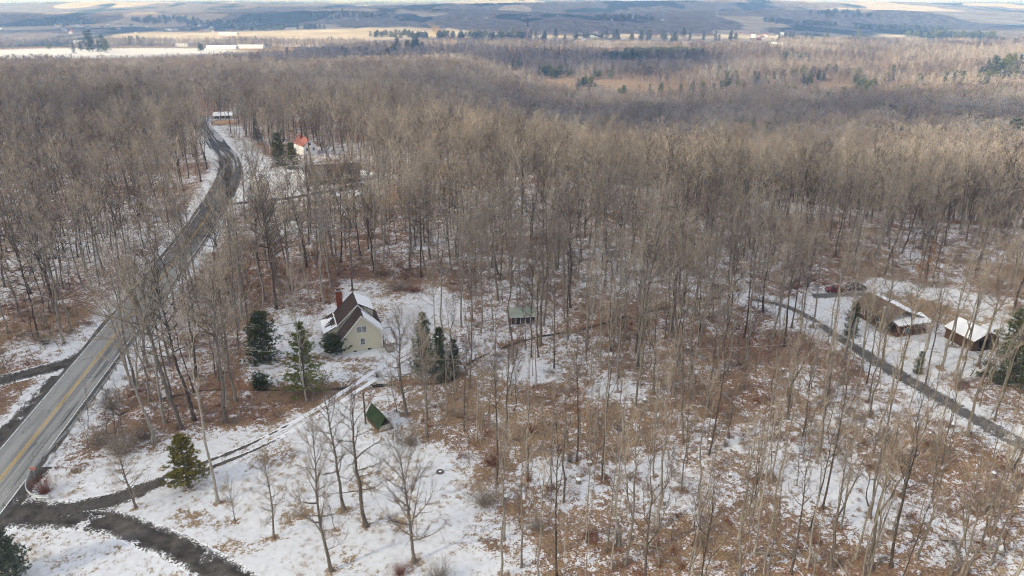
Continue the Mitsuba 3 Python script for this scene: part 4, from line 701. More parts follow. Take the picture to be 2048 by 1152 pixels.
    for x in (x0 + 0.1, x1 - 0.1):
        for y in (y0 + 0.1, (y0 + y1) / 2, y1 - 0.1): A = Acc(); A.box([x - 0.06, y - 0.06, -1.2], [x + 0.06, y + 0.06, dz + 1.0], fr); part(d, 'post', A, 'log_brown')
    for zz in (0.5, 0.95): A = Acc(); A.box([x1 - 0.13, y0, dz + zz - 0.04], [x1 - 0.05, y1, dz + zz + 0.04], fr); part(d, 'rail', A, 'log_brown')
    A = Acc(); A.box([x0, y1 - 0.1, dz + 0.9], [x1, y1 - 0.02, dz + 1.0], fr); part(d, 'rail', A, 'log_brown')
    for i in range(8): A = Acc(); A.box([x0 + 0.15, y0 - 0.3 - 0.3 * i, dz - 0.22 - 0.26 * i], [x0 + 1.35, y0 - 0.02 - 0.3 * i, dz - 0.16 - 0.26 * i], fr); part(d, 'step', A, 'wood_grey')
    for x in (x0 + 0.1, x0 + 1.4): A = Acc(); A.slab([(x - 0.04, y0, dz), (x + 0.04, y0, dz), (x + 0.04, y0 - 2.6, dz - 2.3), (x - 0.04, y0 - 2.6, dz - 2.3)], 0.25, fr); part(d, 'stringer', A, 'wood_grey')
house()
# ---------------------------------------------------------------- green roofed shed, woodshed, cabin, garage
def shed():
    h = thing('garden_shed', 'small low shed with a steep mossy green roof on the snowy lawn', 'shed'); fr = frame((-20.57, 97.28), 33.6); W, L, R_ = 2.0, 4.7, 1.05
    A = Acc(); A.prism([(0.1, -0.1), (W - 0.1, -0.1), (W - 0.1, 0.95), (R_, 1.0), (0.1, 0.85)], 0, L, 1, fr); part(h, 'wall', A, 'board_pale')
    A = Acc(); A.prism([(0.12, 0.87), (W - 0.12, 0.97), (R_, 2.28)], -0.015, 0.05, 1, fr); part(h, 'gable', A, 'dark_void', label='dark panel painted as the shade of an open gable')  # closed sheet; the shade under the roof is put into its near-black colour
    A = Acc(); A.box([-0.15, -0.25, -0.1], [W + 0.1, 0.0, 0.04], fr); A.box([-0.2, 0.0, -0.1], [0.1, L, 0.04], fr); part(h, 'base', A, 'foundation')
    for (ua, za, ub, zb, nm) in ((-0.22, 0.52, R_, 2.42, 'left'), (W + 0.3, 0.55, R_, 2.418, 'right')):
        for i in range(3):
            for j in range(2):
                w0 = -0.3 + (L + 0.6) * i / 3; w1 = -0.3 + (L + 0.6) * (i + 1) / 3 - 0.015; f0, f1 = (0, 0.52) if j == 0 else (0.5, 1.0); dz = 0.012 * j + 0.004 * (i % 2)
                a = (ua + (ub - ua) * f0, za + (zb - za) * f0 + dz); b = (ua + (ub - ua) * f1, za + (zb - za) * f1 + dz)
                A = Acc(); A.slab([(a[0], w0, a[1]), (b[0], w0, b[1]), (b[0], w1, b[1]), (a[0], w1, a[1])], 0.03, fr); part(h, 'roof_panel', A, 'metal_green')
    for i in range(3): A = Acc(); A.box([0.1 + i * 0.62, -0.02, 0.0], [0.68 + i * 0.62, 0.0, 0.86], fr); part(h, 'board', A, 'board_pale')
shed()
def woodshed():
    h = thing('wood_shed', 'open log store with a pale green metal roof and reddish firewood bays', 'shed'); fr = frame((-0.3, 137.7), 7.0); W, D = 5.2, 2.0
    A = Acc(); A.box([0, D - 0.1, 0], [W, D, 2.3], fr); A.box([0, 0, 0], [0.08, D, 1.9], fr); A.box([W - 0.08, 0, 0], [W, D, 1.9], fr); part(h, 'wall', A, 'wood_red')
    for i in range(8): A = Acc(); x = -0.25 + (W + 0.5) * i / 8; A.slab([(x, -0.45, 1.85), (x + (W + 0.5) / 8 - 0.015, -0.45, 1.85), (x + (W + 0.5) / 8 - 0.015, D + 0.2, 2.9), (x, D + 0.2, 2.9)], 0.05, fr); part(h, 'roof_panel', A, 'metal_sage')
    A = Acc(); A.box([-0.2, -0.40, 1.66], [W + 0.2, -0.34, 1.80], fr); part(h, 'fascia', A, 'white_paint')
    for i in range(6): A = Acc(); x = 0.1 + (W - 0.25) * i / 5; A.box([x, -0.05, 0], [x + 0.09, 0.04, 1.75], fr); part(h, 'post', A, 'white_paint')
    rng = np.random.default_rng(5)
    for i in range(5):
        A = Acc()
        for j in range(7):
            for k in range(6):
                x = 0.25 + (W - 0.25) * i / 5 + 0.12 * j; A.tube([[x, 0.15 + rng.uniform(-0.05, 0.05), 0.12 + 0.2 * k], [x, 0.6, 0.12 + 0.2 * k]], [0.085, 0.085], 5)
        v = Acc(); mv, mf = A.mesh(); v.put(fr(mv), mf); part(h, 'firewood', v, 'wood_red', kind='stuff')
    A = Acc(); A.box([0.1, D - 0.6, 2.62], [W - 0.4, D - 0.05, 2.7], fr)
woodshed()
def cabin():
    h = thing('brown_cabin', 'brown log cabin with a snow edged roof, tan chimney and a front porch', 'cabin'); fr = frame(CABIN_A, 14.0, 0.0); D = 10.6
    A = Acc(); A.prism([(0.6, -0.3), (8.6, -0.3), (8.6, 2.75), (3.3, 4.75), (0.6, 2.95)], 1.9, D - 0.5, 1, fr); part(h, 'wall', A, 'log_brown')
    def slope(name, u0, z0, u1, z1, w0, w1, mat, t=0.16, **k): A = Acc(); A.slab([(u0, w0, z0), (u1, w0, z1), (u1, w1, z1), (u0, w1, z0)], t, fr); return part(h, name, A, mat, **k)
    slope('roof', 0.0, 2.6, 3.3, 5.0, 0, D, 'shingle_tan', label='bare brown left roof slope'); slope('roof', 9.9, 2.35, 3.3, 4.998, 0, D, 'shingle_tan', label='right roof slope under snow')
    slope('snow_cover', 9.85, 2.43, 3.55, 4.96, -0.02, D - 0.1, 'snow_mat', 0.06)
    A = Acc(); A.prism([(0.0, 2.38), (3.3, 4.8), (9.9, 2.15), (9.9, 2.35), (3.3, 5.0), (0, 2.6)], -0.06, -0.01, 1, fr); part(h, 'rake_board', A, 'wood_grey')
    A = Acc(); A.prism([(1.2, 3.3), (5.6, 3.75), (3.3, 4.7)], 1.87, 1.9, 1, fr); part(h, 'gable_boards', A, 'wood_red')
    window(h, fr, 2.6, 3.25, 3.55, 4.25, 1.86, 2, 1); window(h, fr, 3.42, 4.05, 3.55, 4.25, 1.86, 2, 1)
    p = part(h, 'porch', Acc().slab([(1.0, -1.6, 2.45), (9.2, -1.6, 2.45), (9.2, 1.86, 3.15), (1.0, 1.86, 3.15)], 0.12, fr), 'shingle_tan')
    part(p, 'snow_cover', Acc().slab([(1.05, -1.62, 2.53), (9.1, -1.62, 2.53), (9.1, 1.8, 3.24), (1.05, 1.8, 3.24)], 0.07, fr), 'snow_mat')
    part(p, 'fascia', Acc().box([1.0, -1.68, 2.30], [9.2, -1.62, 2.46], fr), 'wood_grey')
    part(p, 'deck', Acc().box([1.1, -1.5, -0.2], [9.0, 1.86, 0.35], fr), 'log_brown')
    for x in (1.2, 3.1, 5.0, 7.0, 8.9): part(p, 'post', Acc().box([x - 0.07, -1.47, 0.35], [x + 0.07, -1.33, 2.36], fr), 'wood_red')
    for z in (0.75, 1.2): part(p, 'rail', Acc().box([1.2, -1.43, z], [8.9, -1.37, z + 0.09], fr), 'wood_red')
    window(h, fr, 2.0, 2.9, 1.1, 2.2, 1.9, 2, 1); window(h, fr, 6.0, 7.0, 1.1, 2.2, 1.9, 2, 1)
    part(h, 'door', Acc().box([4.3, 1.84, 0.36], [5.2, 1.9, 2.35], fr), 'dark_void')
    for w in (3.2, 5.6, 7.6):
        A = Acc(); A.box([0.57, w, 1.2], [0.6, w + 0.9, 2.2], fr); wk = part(h, 'window', A, 'glass_dark'); B = Acc(); B.box([0.54, w - 0.08, 1.12], [0.6, w, 2.28], fr); B.box([0.54, w + 0.9, 1.12], [0.6, w + 0.98, 2.28], fr); B.box([0.54, w, 2.2], [0.6, w + 0.9, 2.28], fr); B.box([0.54, w, 1.12], [0.6, w + 0.9, 1.2], fr); part(wk, 'frame', B, 'white_paint')
    c = part(h, 'chimney', Acc().box([-0.55, 0.9, -0.3], [0.55, 1.85, 2.3], fr).box([-0.35, 1.0, 2.3], [0.45, 1.75, 5.3], fr), 'stone_tan', label='tan stone chimney at the front left corner')
    part(c, 'cap', Acc().box([-0.42, 0.93, 5.3], [0.52, 1.82, 5.42], fr), 'concrete')
    # blue tub on the porch
    q = trimesh.creation.cylinder(0.45, 0.6, sections=16); q.apply_translation(fr(np.array([[4.3, -0.7, 0.66]]))[0]); r = trimesh.creation.annulus(0.44, 0.5, 0.06, sections=16); r.apply_translation(fr(np.array([[4.3, -0.7, 0.98]]))[0])
    t = thing('blue_tub', 'bright blue tub standing on the porch of the brown cabin', 'tub'); part(t, 'body', (q.vertices, q.faces), 'tarp_blue'); part(t, 'rim', (r.vertices, r.faces), 'tarp_blue')
    g = thing('garage', 'low brown garage with a wide snow covered roof right of the cabin', 'garage'); fg = frame((87.4, 124.6), 14.0); D = 7.2
    part(g, 'wall', Acc().prism([(0.3, -0.3), (6.2, -0.3), (6.2, 2.3), (3.2, 3.6), (0.3, 2.3)], 0.5, D, 1, fg), 'log_brown')
    for s_, (u0, z0) in enumerate(((-0.2, 2.3), (6.7, 2.3))): part(g, 'roof', Acc().slab([(u0, 0, z0), (3.2, 0, 3.9 - 0.002 * s_), (3.2, D + 0.3, 3.9 - 0.002 * s_), (u0, D + 0.3, z0)], 0.14, fg), 'shingle_tan')
    for s_, (u0, z0) in enumerate(((-0.16, 2.39), (6.66, 2.39))): part(g, 'snow_cover', Acc().slab([(u0, 0.05, z0), (3.2, 0.05, 3.98 - 0.002 * s_), (3.2, D + 0.25, 3.98 - 0.002 * s_), (u0, D + 0.25, z0)], 0.06, fg), 'snow_mat')
    part(g, 'door', Acc().box([1.6, 0.45, -0.2], [4.9, 0.5, 2.1], fg), 'dark_void', label='dark panel painted as the shade of an open bay in the gable end')  # solid slab on the wall; the dark inside of a bay is painted
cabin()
def simple_house(name, label, A, deg, W, D, eave, ridge, wall, roof, z=None, cat='house', group=None, chim=True, snow=False, wins=2, over=0.4):
    z = gz(*A) if z is None else z; h = thing(name, label, cat, group); fr = frame(A, deg, z)
    part(h, 'wall', Acc().prism([(0, -3), (W, -3), (W, eave), (W / 2, ridge - 0.15), (0, eave)], 0, D, 1, fr), wall)
    for u0 in (-over, W + over):
        e = eave - over * (ridge - eave) / (W / 2); part(h, 'roof', Acc().slab([(u0, -over, e), (W / 2, -over, ridge - (0.002 if u0 > 0 else 0)), (W / 2, D + over, ridge - (0.002 if u0 > 0 else 0)), (u0, D + over, e)], 0.15, fr), roof)
    for i in range(wins):
        u = W * (i + 0.5) / wins - 0.5; window(h, fr, u, u + 1.0, eave * 0.42, eave * 0.42 + 1.3, 0.0, 2, 1, fw=0.12)
    if wins: window(h, fr, W / 2 - 0.45, W / 2 + 0.45, eave + 0.1, eave + 1.1, 0.0, 2, 1, fw=0.12)
    if chim: c = part(h, 'chimney', Acc().box([W * 0.3, D * 0.6, eave], [W * 0.3 + 0.8, D * 0.6 + 0.8, ridge + 0.9], fr), 'brick_mat')
    return h, fr
simple_house('white_house', 'white gabled house with a faded red roof, half hidden among the trees', (-92.3, 323.7), 35, 6.0, 13, 4.2, 7.0, 'white_paint', 'roof_red')
def ranch():
    A = np.array((-74.4, 258.9)) ; z = gz(*A); fr = frame(A + np.array([0.4, 1.0]), 16.0, z); h = thing('long_house', 'long dark brown house with a railed front deck behind bare trees', 'house'); W, D = 19.5, 8.5
    part(h, 'wall', Acc().box([0.4, 2.2, -2], [W - 0.4, D, 5.2], fr), 'brown_siding')
    part(h, 'roof', Acc().slab([(-0.3, 1.6, 5.1), (W + 0.3, 1.6, 5.1), (W + 0.3, 5.4, 7.0), (-0.3, 5.4, 7.0)], 0.15, fr), 'shingle_brown'); part(h, 'roof', Acc().slab([(-0.3, D + 0.6, 5.1), (W + 0.3, D + 0.6, 5.1), (W + 0.3, 5.4, 6.998), (-0.3, 5.4, 6.998)], 0.15, fr), 'shingle_brown')
    d = part(h, 'deck', Acc().box([0, 0, 2.3], [W * 0.85, 2.2, 2.5], fr), 'wood_grey')
    part(d, 'rail', Acc().box([0, 0, 3.35], [W * 0.85, 0.1, 3.47], fr), 'wood_grey'); part(d, 'rail', Acc().box([0, 0, 2.85], [W * 0.85, 0.06, 2.93], fr), 'wood_grey')
    for i in range(9): x = W * 0.85 * i / 8.01; part(d, 'post', Acc().box([x, -0.02, -1], [x + 0.14, 0.12, 3.35], fr), 'wood_grey')
    for x in (1.5, 5.0, 9.0, 13.0, 16.5): window(h, fr, x, x + 1.6, 3.3, 4.6, 2.2, 2, 1, fw=0.12)
    for x in (2.0, 7.0, 12.0): window(h, fr, x, x + 1.2, 0.7, 1.7, 2.2, 2, 1, fw=0.12)
ranch()
# ---------------------------------------------------------------- vehicles
def car(label, p, deg, mat, grp=None):
    k = thing('parked_car', label, 'car', grp); z = gz(*p); fr = frame(p, deg, z); L, W = 4.5, 1.78
    prof = [(0.0, 0.35), (0.05, 0.78), (0.95, 0.92), (1.55, 1.0), (3.75, 1.02), (4.4, 0.95), (4.5, 0.5), (4.42, 0.32), (0.1, 0.28)]
    part(k, 'body', Acc().prism(prof, -W / 2, W / 2, 1, fr), mat)
    part(k, 'cabin', Acc().prism([(1.3, 0.99), (1.95, 1.46), (3.3, 1.47), (4.05, 1.0)], -W / 2 + 0.12, W / 2 - 0.12, 1, fr), 'glass_dark')
    part(k, 'roof', Acc().box([1.95, -W / 2 + 0.14, 1.462], [3.3, W / 2 - 0.14, 1.50], fr), mat)
    for u in (0.85, 3.6):
        for s_ in (-1, 1):
            c = trimesh.creation.cylinder(0.33, 0.2, sections=16); c.apply_transform(trimesh.transformations.rotation_matrix(PI / 2, [1, 0, 0])); v = np.array(c.vertices) + [u, s_ * (W / 2 - 0.08), 0.33]; wk = part(k, 'wheel', (fr(v), c.faces), 'tyre_black')
            c = trimesh.creation.cylinder(0.19, 0.22, sections=12); c.apply_transform(trimesh.transformations.rotation_matrix(PI / 2, [1, 0, 0])); v = np.array(c.vertices) + [u, s_ * (W / 2 - 0.08), 0.33]; part(wk, 'rim', (fr(v), c.faces), 'galvanised')
    for s_ in (-0.6, 0.6): part(k, 'headlight', Acc().box([-0.01, s_ - 0.16, 0.6], [0.08, s_ + 0.16, 0.74], fr), 'white_paint'); part(k, 'tail_light', Acc().box([4.42, s_ - 0.18, 0.65], [4.5, s_ + 0.18, 0.82], fr), 'roof_red')
car('dark red car parked beside the trees left of the cabin drive', (71.8, 155.6), -8, 'car_red'); car('dark vehicle parked at the end of the cabin drive, right of the red car', (77.1, 156.7), 4, 'car_dark')
# ---------------------------------------------------------------- guardrail, sign, poles, wires
def guardrail():
    g = thing('guardrail', 'galvanised guardrail along the right side of the road with a curled near end', 'guardrail')
    d = np.gradient(ROAD, axis=0); d /= np.linalg.norm(d, axis=1, keepdims=True); edge = ROAD + np.stack([d[:, 1], -d[:, 0]], 1) * 5.0
    sel = edge[(edge[:, 1] > 92) & (edge[:, 1] < 232)]
    path = spline([(-61.7, 80.4), (-62.9, 80.4), (-64.4, 81.0), (-65.9, 82.3), (-67.0, 84.2), (-67.7, 86.6)] + [tuple(q) for q in sel[3::4]], 0.5)
    z = np.array([max(gz(*q), -0.1) for q in path]); dd = np.gradient(path, axis=0); dd /= np.linalg.norm(dd, axis=1, keepdims=True); nn = np.stack([dd[:, 1], -dd[:, 0]], 1)
    prof = [(0.0, 0.42), (0.08, 0.50), (0.01, 0.60), (0.01, 0.66), (0.08, 0.76), (0.0, 0.84)]
    rows = [np.column_stack([path - nn * o_, z + h_ + 0.05]) for o_, h_ in prof]; back = [np.column_stack([path - nn * (o_ - 0.02), z + h_ + 0.05]) for o_, h_ in prof[::-1]]; R_ = rows + back; n, m_ = len(path), len(R_); V_ = np.stack(R_, 1).reshape(-1, 3); k = np.arange(n - 1)[:, None] * m_; i = np.arange(m_)[None]; j = (i + 1) % m_
    f = np.stack([k + i, k + j, k + m_ + j, k + m_ + i], -1).reshape(-1, 4); part(g, 'rail', Acc().put(V_, f), 'galvanised')
    for q in range(4, n, 7):
        p, o_ = path[q], nn[q] * 0.14; a = math.degrees(math.atan2(dd[q, 1], dd[q, 0])); fr = frame(p + o_, a, z[q])
        part(g, 'post', Acc().box([-0.09, -0.10, -0.5], [0.09, 0.10, 0.88], fr), 'wood_grey')
    m_ = thing('marker_sign', 'small faded red panel on a post at the near end of the guardrail', 'sign'); p = (-67.0, 85.8); fr = frame(p, 10, gz(*p)); part(m_, 'panel', Acc().box([-0.4, -0.03, 1.2], [0.4, 0.03, 1.65], fr), 'sign_red'); part(m_, 'post', Acc().box([-0.05, 0.031, -0.2], [0.05, 0.11, 1.7], fr), 'galvanised')
    m_ = thing('white_post', 'short leaning white post left of the road by the brown shoulder', 'post'); p = (-80.5, 109.1); fr = frame(p, 20, gz(*p)); part(m_, 'stake', Acc().tube([[p[0], p[1], -0.2], [p[0] - 0.5, p[1] + 0.1, 1.3]], [0.07, 0.06], 6), 'white_paint')
guardrail()
def pole(p, h, label, arm=True, deg=10, mat='wood_grey', group=None):
    k = thing('utility_pole', label, 'utility pole', group); z = gz(*p); part(k, 'shaft', Acc().tube([[p[0], p[1], z - 0.5], [p[0], p[1], z + h]], [0.17, 0.11], 8), mat, smooth=40)
    fr = frame(p, deg, z)
    if arm:
        a = part(k, 'crossarm', Acc().box([-1.3, -0.19, h - 0.55], [1.3, -0.12, h - 0.42], fr), mat)
        for x in (-1.2, -0.5, 0.5, 1.2): part(a, 'insulator', Acc().tube([fr(np.array([[x, -0.155, h - 0.42]]))[0], fr(np.array([[x, -0.155, h - 0.22]]))[0]], [0.05, 0.035], 6), 'concrete')
        part(k, 'brace', Acc().tube([fr(np.array([[0.7, -0.15, h - 0.5]]))[0], fr(np.array([[0, -0.13, h - 1.2]]))[0]], [0.025, 0.025], 4), mat)
    return (p[0], p[1], z + h)
pA = pole((-66.2, 111.8), 11.8, 'weathered utility pole with a crossarm standing beside the guardrail', deg=20, mat='wood_grey'); pB = pole((27.3, 108.6), 9.0, 'grey utility pole amid the trunks of the middle woods', arm=False); pC = pole((59.2, 114.8), 11.5, 'tan utility pole at the turn of the gravel lane', arm=False, mat='stone_tan')
pole((-23.1, 99.5), 6.0, 'thin dark post behind the green roofed shed', arm=False, mat='bark_dark')
far_poles = [pole(p, h, 'thin utility pole in the cutting of the far road', deg=30, group='poles along the far road') for p, h in (((-184.6, 471.5), 9), ((-164.6, 446.1), 11), ((-214.9, 534.9), 10), ((-309.9, 730.2), 11), ((-435.4, 1011.6), 11))]
def wire(a, b, sag, label, grp=None):
    t = np.linspace(0, 1, 24)[:, None]; P = np.array(a) * (1 - t) + np.array(b) * t; P[:, 2] -= sag * 4 * (t * (1 - t))[:, 0]; solo('overhead_wire', Acc().tube(P, np.full(24, 0.022), 4), 'wire_grey', label, 'wire', grp)
wL = (-190.0, 92.0, 12.0)
wire((pA[0], pA[1], pA[2] - 0.2), wL, 1.2, 'upper overhead wire running left from the pole across the road'); wire((pA[0], pA[1], pA[2] - 2.2), (-190.0, 92.0, 9.5), 1.4, 'lower overhead wire running left from the pole across the road')
wire((pA[0], pA[1], pA[2] - 2.0), (pB[0], pB[1], pB[2] - 0.3), 3.2, 'long sagging wire from the roadside pole over the yard of the cream house'); wire((pB[0], pB[1], pB[2] - 0.2), (pC[0], pC[1], pC[2] - 3.2), 0.8, 'wire between the middle woods pole and the lane pole')
# ---------------------------------------------------------------- stumps, logs, fire ring
for i, p in enumerate([(22.1, 106.2), (42.3, 103.0), (29.9, 94.1), (7.4, 85.0), (9.2, 84.2), (30.6, 85.8), (20.2, 79.9), (13.1, 72.1), (-0.8, 80.7), (11.2, 88.7), (53.5, 101.6), (64.4, 96.5), (69.1, 98.7), (37.0, 97.6), (33.7, 126.1), (67.5, 85.8), (48.7, 116.9)]):
    z = gz(*p); h = R.uniform(0.35, 0.8) if i != 7 else 1.6; k = thing('tree_stump', 'sawn tree stump capped with snow on the floor of the right hand woods', 'stump', 'snow capped stumps in the right hand woods') if i != 7 else thing('broken_stump', 'tall broken grey stump near the bottom of the front woods', 'stump')
    rr = R.uniform(0.22, 0.38); part(k, 'trunk', Acc().tube([[p[0], p[1], z - 0.3], [p[0], p[1], z + 0.15], [p[0], p[1], z + h]], [rr * 1.35, rr, rr * 0.92], 9), 'bark_grey')
    if i != 7: part(k, 'snow_cap', Acc().tube([[p[0], p[1], z + h], [p[0], p[1], z + h + 0.12]], [rr * 1.0, rr * 0.7], 9), 'snow_mat', smooth=60)
LOGS = [((53.2, 73.2), (61.4, 72.4)), ((58.3, 73.4), (59.4, 70.2)), ((29.3, 70.2), (36.5, 69.4)), ((55.8, 71.3), (61.9, 70.5)), ((54.9, 73.4), (53.4, 68.6)), ((14.9, 72.4), (18.7, 71.3)), ((48.7, 93.8), (48.5, 88.2)), ((38.2, 69.9), (38.8, 67.0)), ((35.8, 108.9), (37.6, 99.5)), ((63.0, 79.6), (67.1, 78.8)), ((14.5, 91.4), (16.0, 89.3)), ((-132.4, 195.6), (-114.3, 178.4)), ((-121.7, 163.9), (-104.1, 154.2)), ((37.1, 186.7), (41.5, 178.4)), ((0.6, 140.3), (7.8, 136.5))]
for i, (a, b) in enumerate(LOGS):
    za, zb_ = gz(*a), gz(*b); k = thing('fallen_log', 'fallen bare trunk lying on the forest floor of the right hand woods' if i < 11 else 'fallen trunk lying on the forest floor away from the right hand woods', 'log', 'fallen logs in the right woods' if i < 11 else 'fallen logs elsewhere'); part(k, 'trunk', Acc().tube([[a[0], a[1], za + 0.15], [(a[0] + b[0]) / 2, (a[1] + b[1]) / 2, (za + zb_) / 2 + 0.28], [b[0], b[1], zb_ + 0.2]], [0.17, 0.13, 0.06], 7), R.choice(['bark_pale', 'bark_grey']), smooth=True)
    part(k, 'branch', Acc().spikes([[(a[0] + b[0]) / 2, (a[1] + b[1]) / 2, (za + zb_) / 2 + 0.28]] * 4, unit(np.random.default_rng(i).normal(0, 1, (4, 3)) + [0, 0, 0.8]), 1.6, 0.04), 'twig_pale')
p = (-10.2, 86.8); k = thing('fire_ring', 'small snow filled fire ring of stones on the lawn', 'fire ring'); z = gz(*p)
for i in range(11):
    a = i * 2 * PI / 11; s_ = trimesh.creation.icosphere(1, 0.17); v = np.array(s_.vertices) * [1, 1, 0.9] + np.random.default_rng(i).normal(0, 0.015, s_.vertices.shape) + [p[0] + 0.4 * math.cos(a), p[1] + 0.4 * math.sin(a), z + 0.12]; part(k, 'stone', (v, s_.faces), 'bark_dark')
part(k, 'snow_cover', Acc().tube([[p[0], p[1], z - 0.1], [p[0], p[1], z + 0.14]], [0.36, 0.33], 12), 'snow_mat')
# boulders and rock by the creek, earth heap at the road bend
for i, (pp, s_) in enumerate((((49.0, 158.3), 1.6), ((44.6, 172.0), 1.3), ((46.3, 166.3), 1.1))):
    b = trimesh.creation.icosphere(2, s_); v = np.array(b.vertices) * [1.3, 1, 0.7]; v += (meshkit.fbm(v * 1.3 + i * 9, 3)[:, None] - 0.5) * 0.8 * v; solo('boulder', (v + [pp[0], pp[1], gz(*pp)], b.faces), 'bark_dark', 'dark boulder on the bank of the creek bend in the middle woods', 'boulder', 'boulders at the creek bend', smooth=True)
pp = (-172.7, 446.8); b = trimesh.creation.icosphere(3, 6.5); v = np.array(b.vertices) * [1.2, 1, 0.22]; v += (meshkit.fbm(v / 2.0, 3)[:, None] - 0.5) * 0.25 * v; solo('earth_heap', (v + [pp[0], pp[1], gz(*pp)], b.faces), 'earth_orange', 'low orange brown heap of earth at the far road bend', 'heap', smooth=True)
pp = (-187.1, 464.7); z = gz(*pp); fr = frame(pp, 14, z); k = thing('low_building', 'long low building with a snow white roof at the far road bend', 'building'); part(k, 'wall', Acc().box([0, 0, -2], [11, 6, 1.9], fr), 'board_pale'); part(k, 'roof', Acc().slab([(-0.4, -0.5, 1.9), (11.4, -0.5, 1.9), (11.4, 6.5, 3.4), (-0.4, 6.5, 3.4)], 0.2, fr), 'snow_mat')
for i in range(3): part(k, 'bay', Acc().box([0.8 + 3.4 * i, -0.03, 0.2], [3.2 + 3.4 * i, 0.0, 1.6], fr), 'brown_siding')
# ---------------------------------------------------------------- far trees and buildings
def clump(c, n, sx, sy, h, label, grp, seed, kinds=('far_pine_0', 'far_pine_1', 'far_pine_2')):
    rng = np.random.default_rng(seed)
    for i in range(n):
        x, y = c[0] + rng.normal(0, sx), c[1] + rng.normal(0, sy); plant('conifer', R.choice(kinds), x, y, h * 1.25 * rng.uniform(0.75, 1.2), rng.uniform(0, 360), label, 'evergreen tree', grp, wide=rng.uniform(0.8, 1.15))
VAL = ('dark evergreen standing out among the bare trees of the valley floor', 'evergreens scattered over the valley')
for i, (c, n, sx, sy, h) in enumerate([((71.9, 975.1), 2, 3, 3, 13), ((123.5, 1116.0), 6, 14, 14, 14), ((162.6, 1103.1), 3, 10, 8, 11), ((223.2, 1132.5), 6, 18, 8, 10), ((292.7, 1138.7), 8, 22, 10, 12), ((32.9, 1386.8), 8, 40, 20, 14), ((67.9, 831.8), 1, 1, 1, 8), ((208.0, 644.5), 1, 1, 1, 14), ((391.6, 924.2), 2, 4, 4, 15), ((436.5, 975.1), 3, 5, 4, 16), ((405.9, 863.5), 1, 2, 2, 13), ((508.5, 1025.9), 4, 9, 8, 12), ((426.3, 1271.3), 7, 22, 20, 14), ((494.7, 1297.4), 7, 20, 8, 13), ((535.4, 1313.5), 4, 9, 6, 13),
    ((672.4, 1242.2), 2, 4, 6, 15), ((706.8, 1219.9), 2, 4, 6, 16), ((736.8, 1232.9), 2, 4, 6, 16), ((771.2, 1242.8), 5, 6, 8, 20), ((885.1, 1385.2), 8, 12, 18, 24), ((963.3, 1453.3), 6, 10, 16, 24), ((276.2, 1466.5), 8, 30, 14, 14), ((229.3, 1444.0), 4, 16, 12, 13), ((81.9, 1538.8), 4, 40, 20, 13), ((380.4, 1385.2), 4, 18, 14, 13), ((423.8, 609.1), 3, 3, 8, 17), ((257.9, 485.4), 1, 1, 1, 9), ((308.9, 516.3), 1, 1, 1, 7), ((587.5, 1051.8), 4, 20, 12, 12), ((626.8, 1022.8), 4, 20, 12, 12), ((731.4, 1112.9), 4, 14, 12, 14)]):
    clump(c, n, sx, sy, h, *VAL, 900 + i)
LF = ('dark evergreen near the open snowy fields at the far left', 'evergreens by the far left fields')
for i, (c, n, sx, sy, h) in enumerate([((-1001.2, 1819.1), 1, 1, 1, 42), ((-1007.3, 1841.5), 1, 2, 2, 36), ((-1022.4, 1918.5), 1, 1, 1, 30), ((-947.7, 1786.7), 2, 4, 4, 22), ((-958.2, 1786.7), 1, 2, 2, 20), ((-1034.3, 1844.7), 1, 2, 2, 20), ((-1131.0, 2305.1), 9, 24, 12, 20), ((-989.5, 1732.4), 1, 2, 2, 18), ((-1179.7, 1946.8), 1, 2, 2, 14), ((-236.0, 1771.0), 7, 14, 10, 26), ((-206.4, 1716.7), 3, 20, 10, 20), ((-263.1, 1493.1), 6, 30, 16, 18), ((-763.4, 1844.2), 3, 12, 10, 17), ((-336.2, 1585.2), 4, 60, 20, 16)]):
    clump(c, n, sx, sy, h, *(LF if c[0] < -250 else ('dark evergreen at the far edge of the middle woods', 'evergreens beyond the middle woods')), 950 + i)
for i, (c, n, sx, sy, h) in enumerate([((83.2, 2671.4), 16, 60, 30, 19), ((18.7, 2613.2), 7, 40, 30, 17), ((292.3, 2712.5), 14, 190, 60, 26), ((507.3, 2638.5), 12, 190, 60, 26), ((683.8, 2529.7), 10, 150, 60, 26), ((931.8, 2677.7), 8, 150, 60, 26)]):
    clump(c, n, sx, sy, h, 'dark evergreen between the houses of the distant town', 'evergreens of the distant town', 970 + i)
ev = 0
def evergreen_mass(c, n, rx, ry, h, seed):
    global ev
    rng = np.random.default_rng(seed); a, r = rng.random(n) * 6.28, np.sqrt(rng.random(n)); xs, ys = c[0] + np.cos(a) * r * rx, c[1] + np.sin(a) * r * ry; zs = ground_z(xs, ys)
    for x, y, z in zip(xs, ys, zs):
        ev += 1; plant(None, R.choice(['far_pine_1', 'far_pine_1', 'far_pine_0']), x, y, h * rng.uniform(0.8, 1.15), rng.uniform(0, 360), kind_='stuff', key=f'evergreen_wood__{ev:04d}', dz=z, wide=1.3)
evergreen_mass((352.7, 1761.8), 260, 95, 70, 17, 1); evergreen_mass((249.4, 1684.4), 80, 50, 35, 15, 2); evergreen_mass((612.9, 1652.3), 70, 34, 22, 15, 3)
for i, c in enumerate([(-1738.3, 3890.2), (-1004.0, 3348.7), (-300.3, 2823.5), (-2154.7, 3697.6), (-1397.7, 3777.3), (1801.8, 3593.5), (575.8, 3961.9), (1453.4, 3914.4), (-147.7, 2710.6), (1652.4, 2909.0), (2031.4, 4826.3), (-863.5, 4148.9)]): evergreen_mass(c, 60, 160 + 30 * (i % 3), 120, 24, 20 + i)
rng = np.random.default_rng(31)
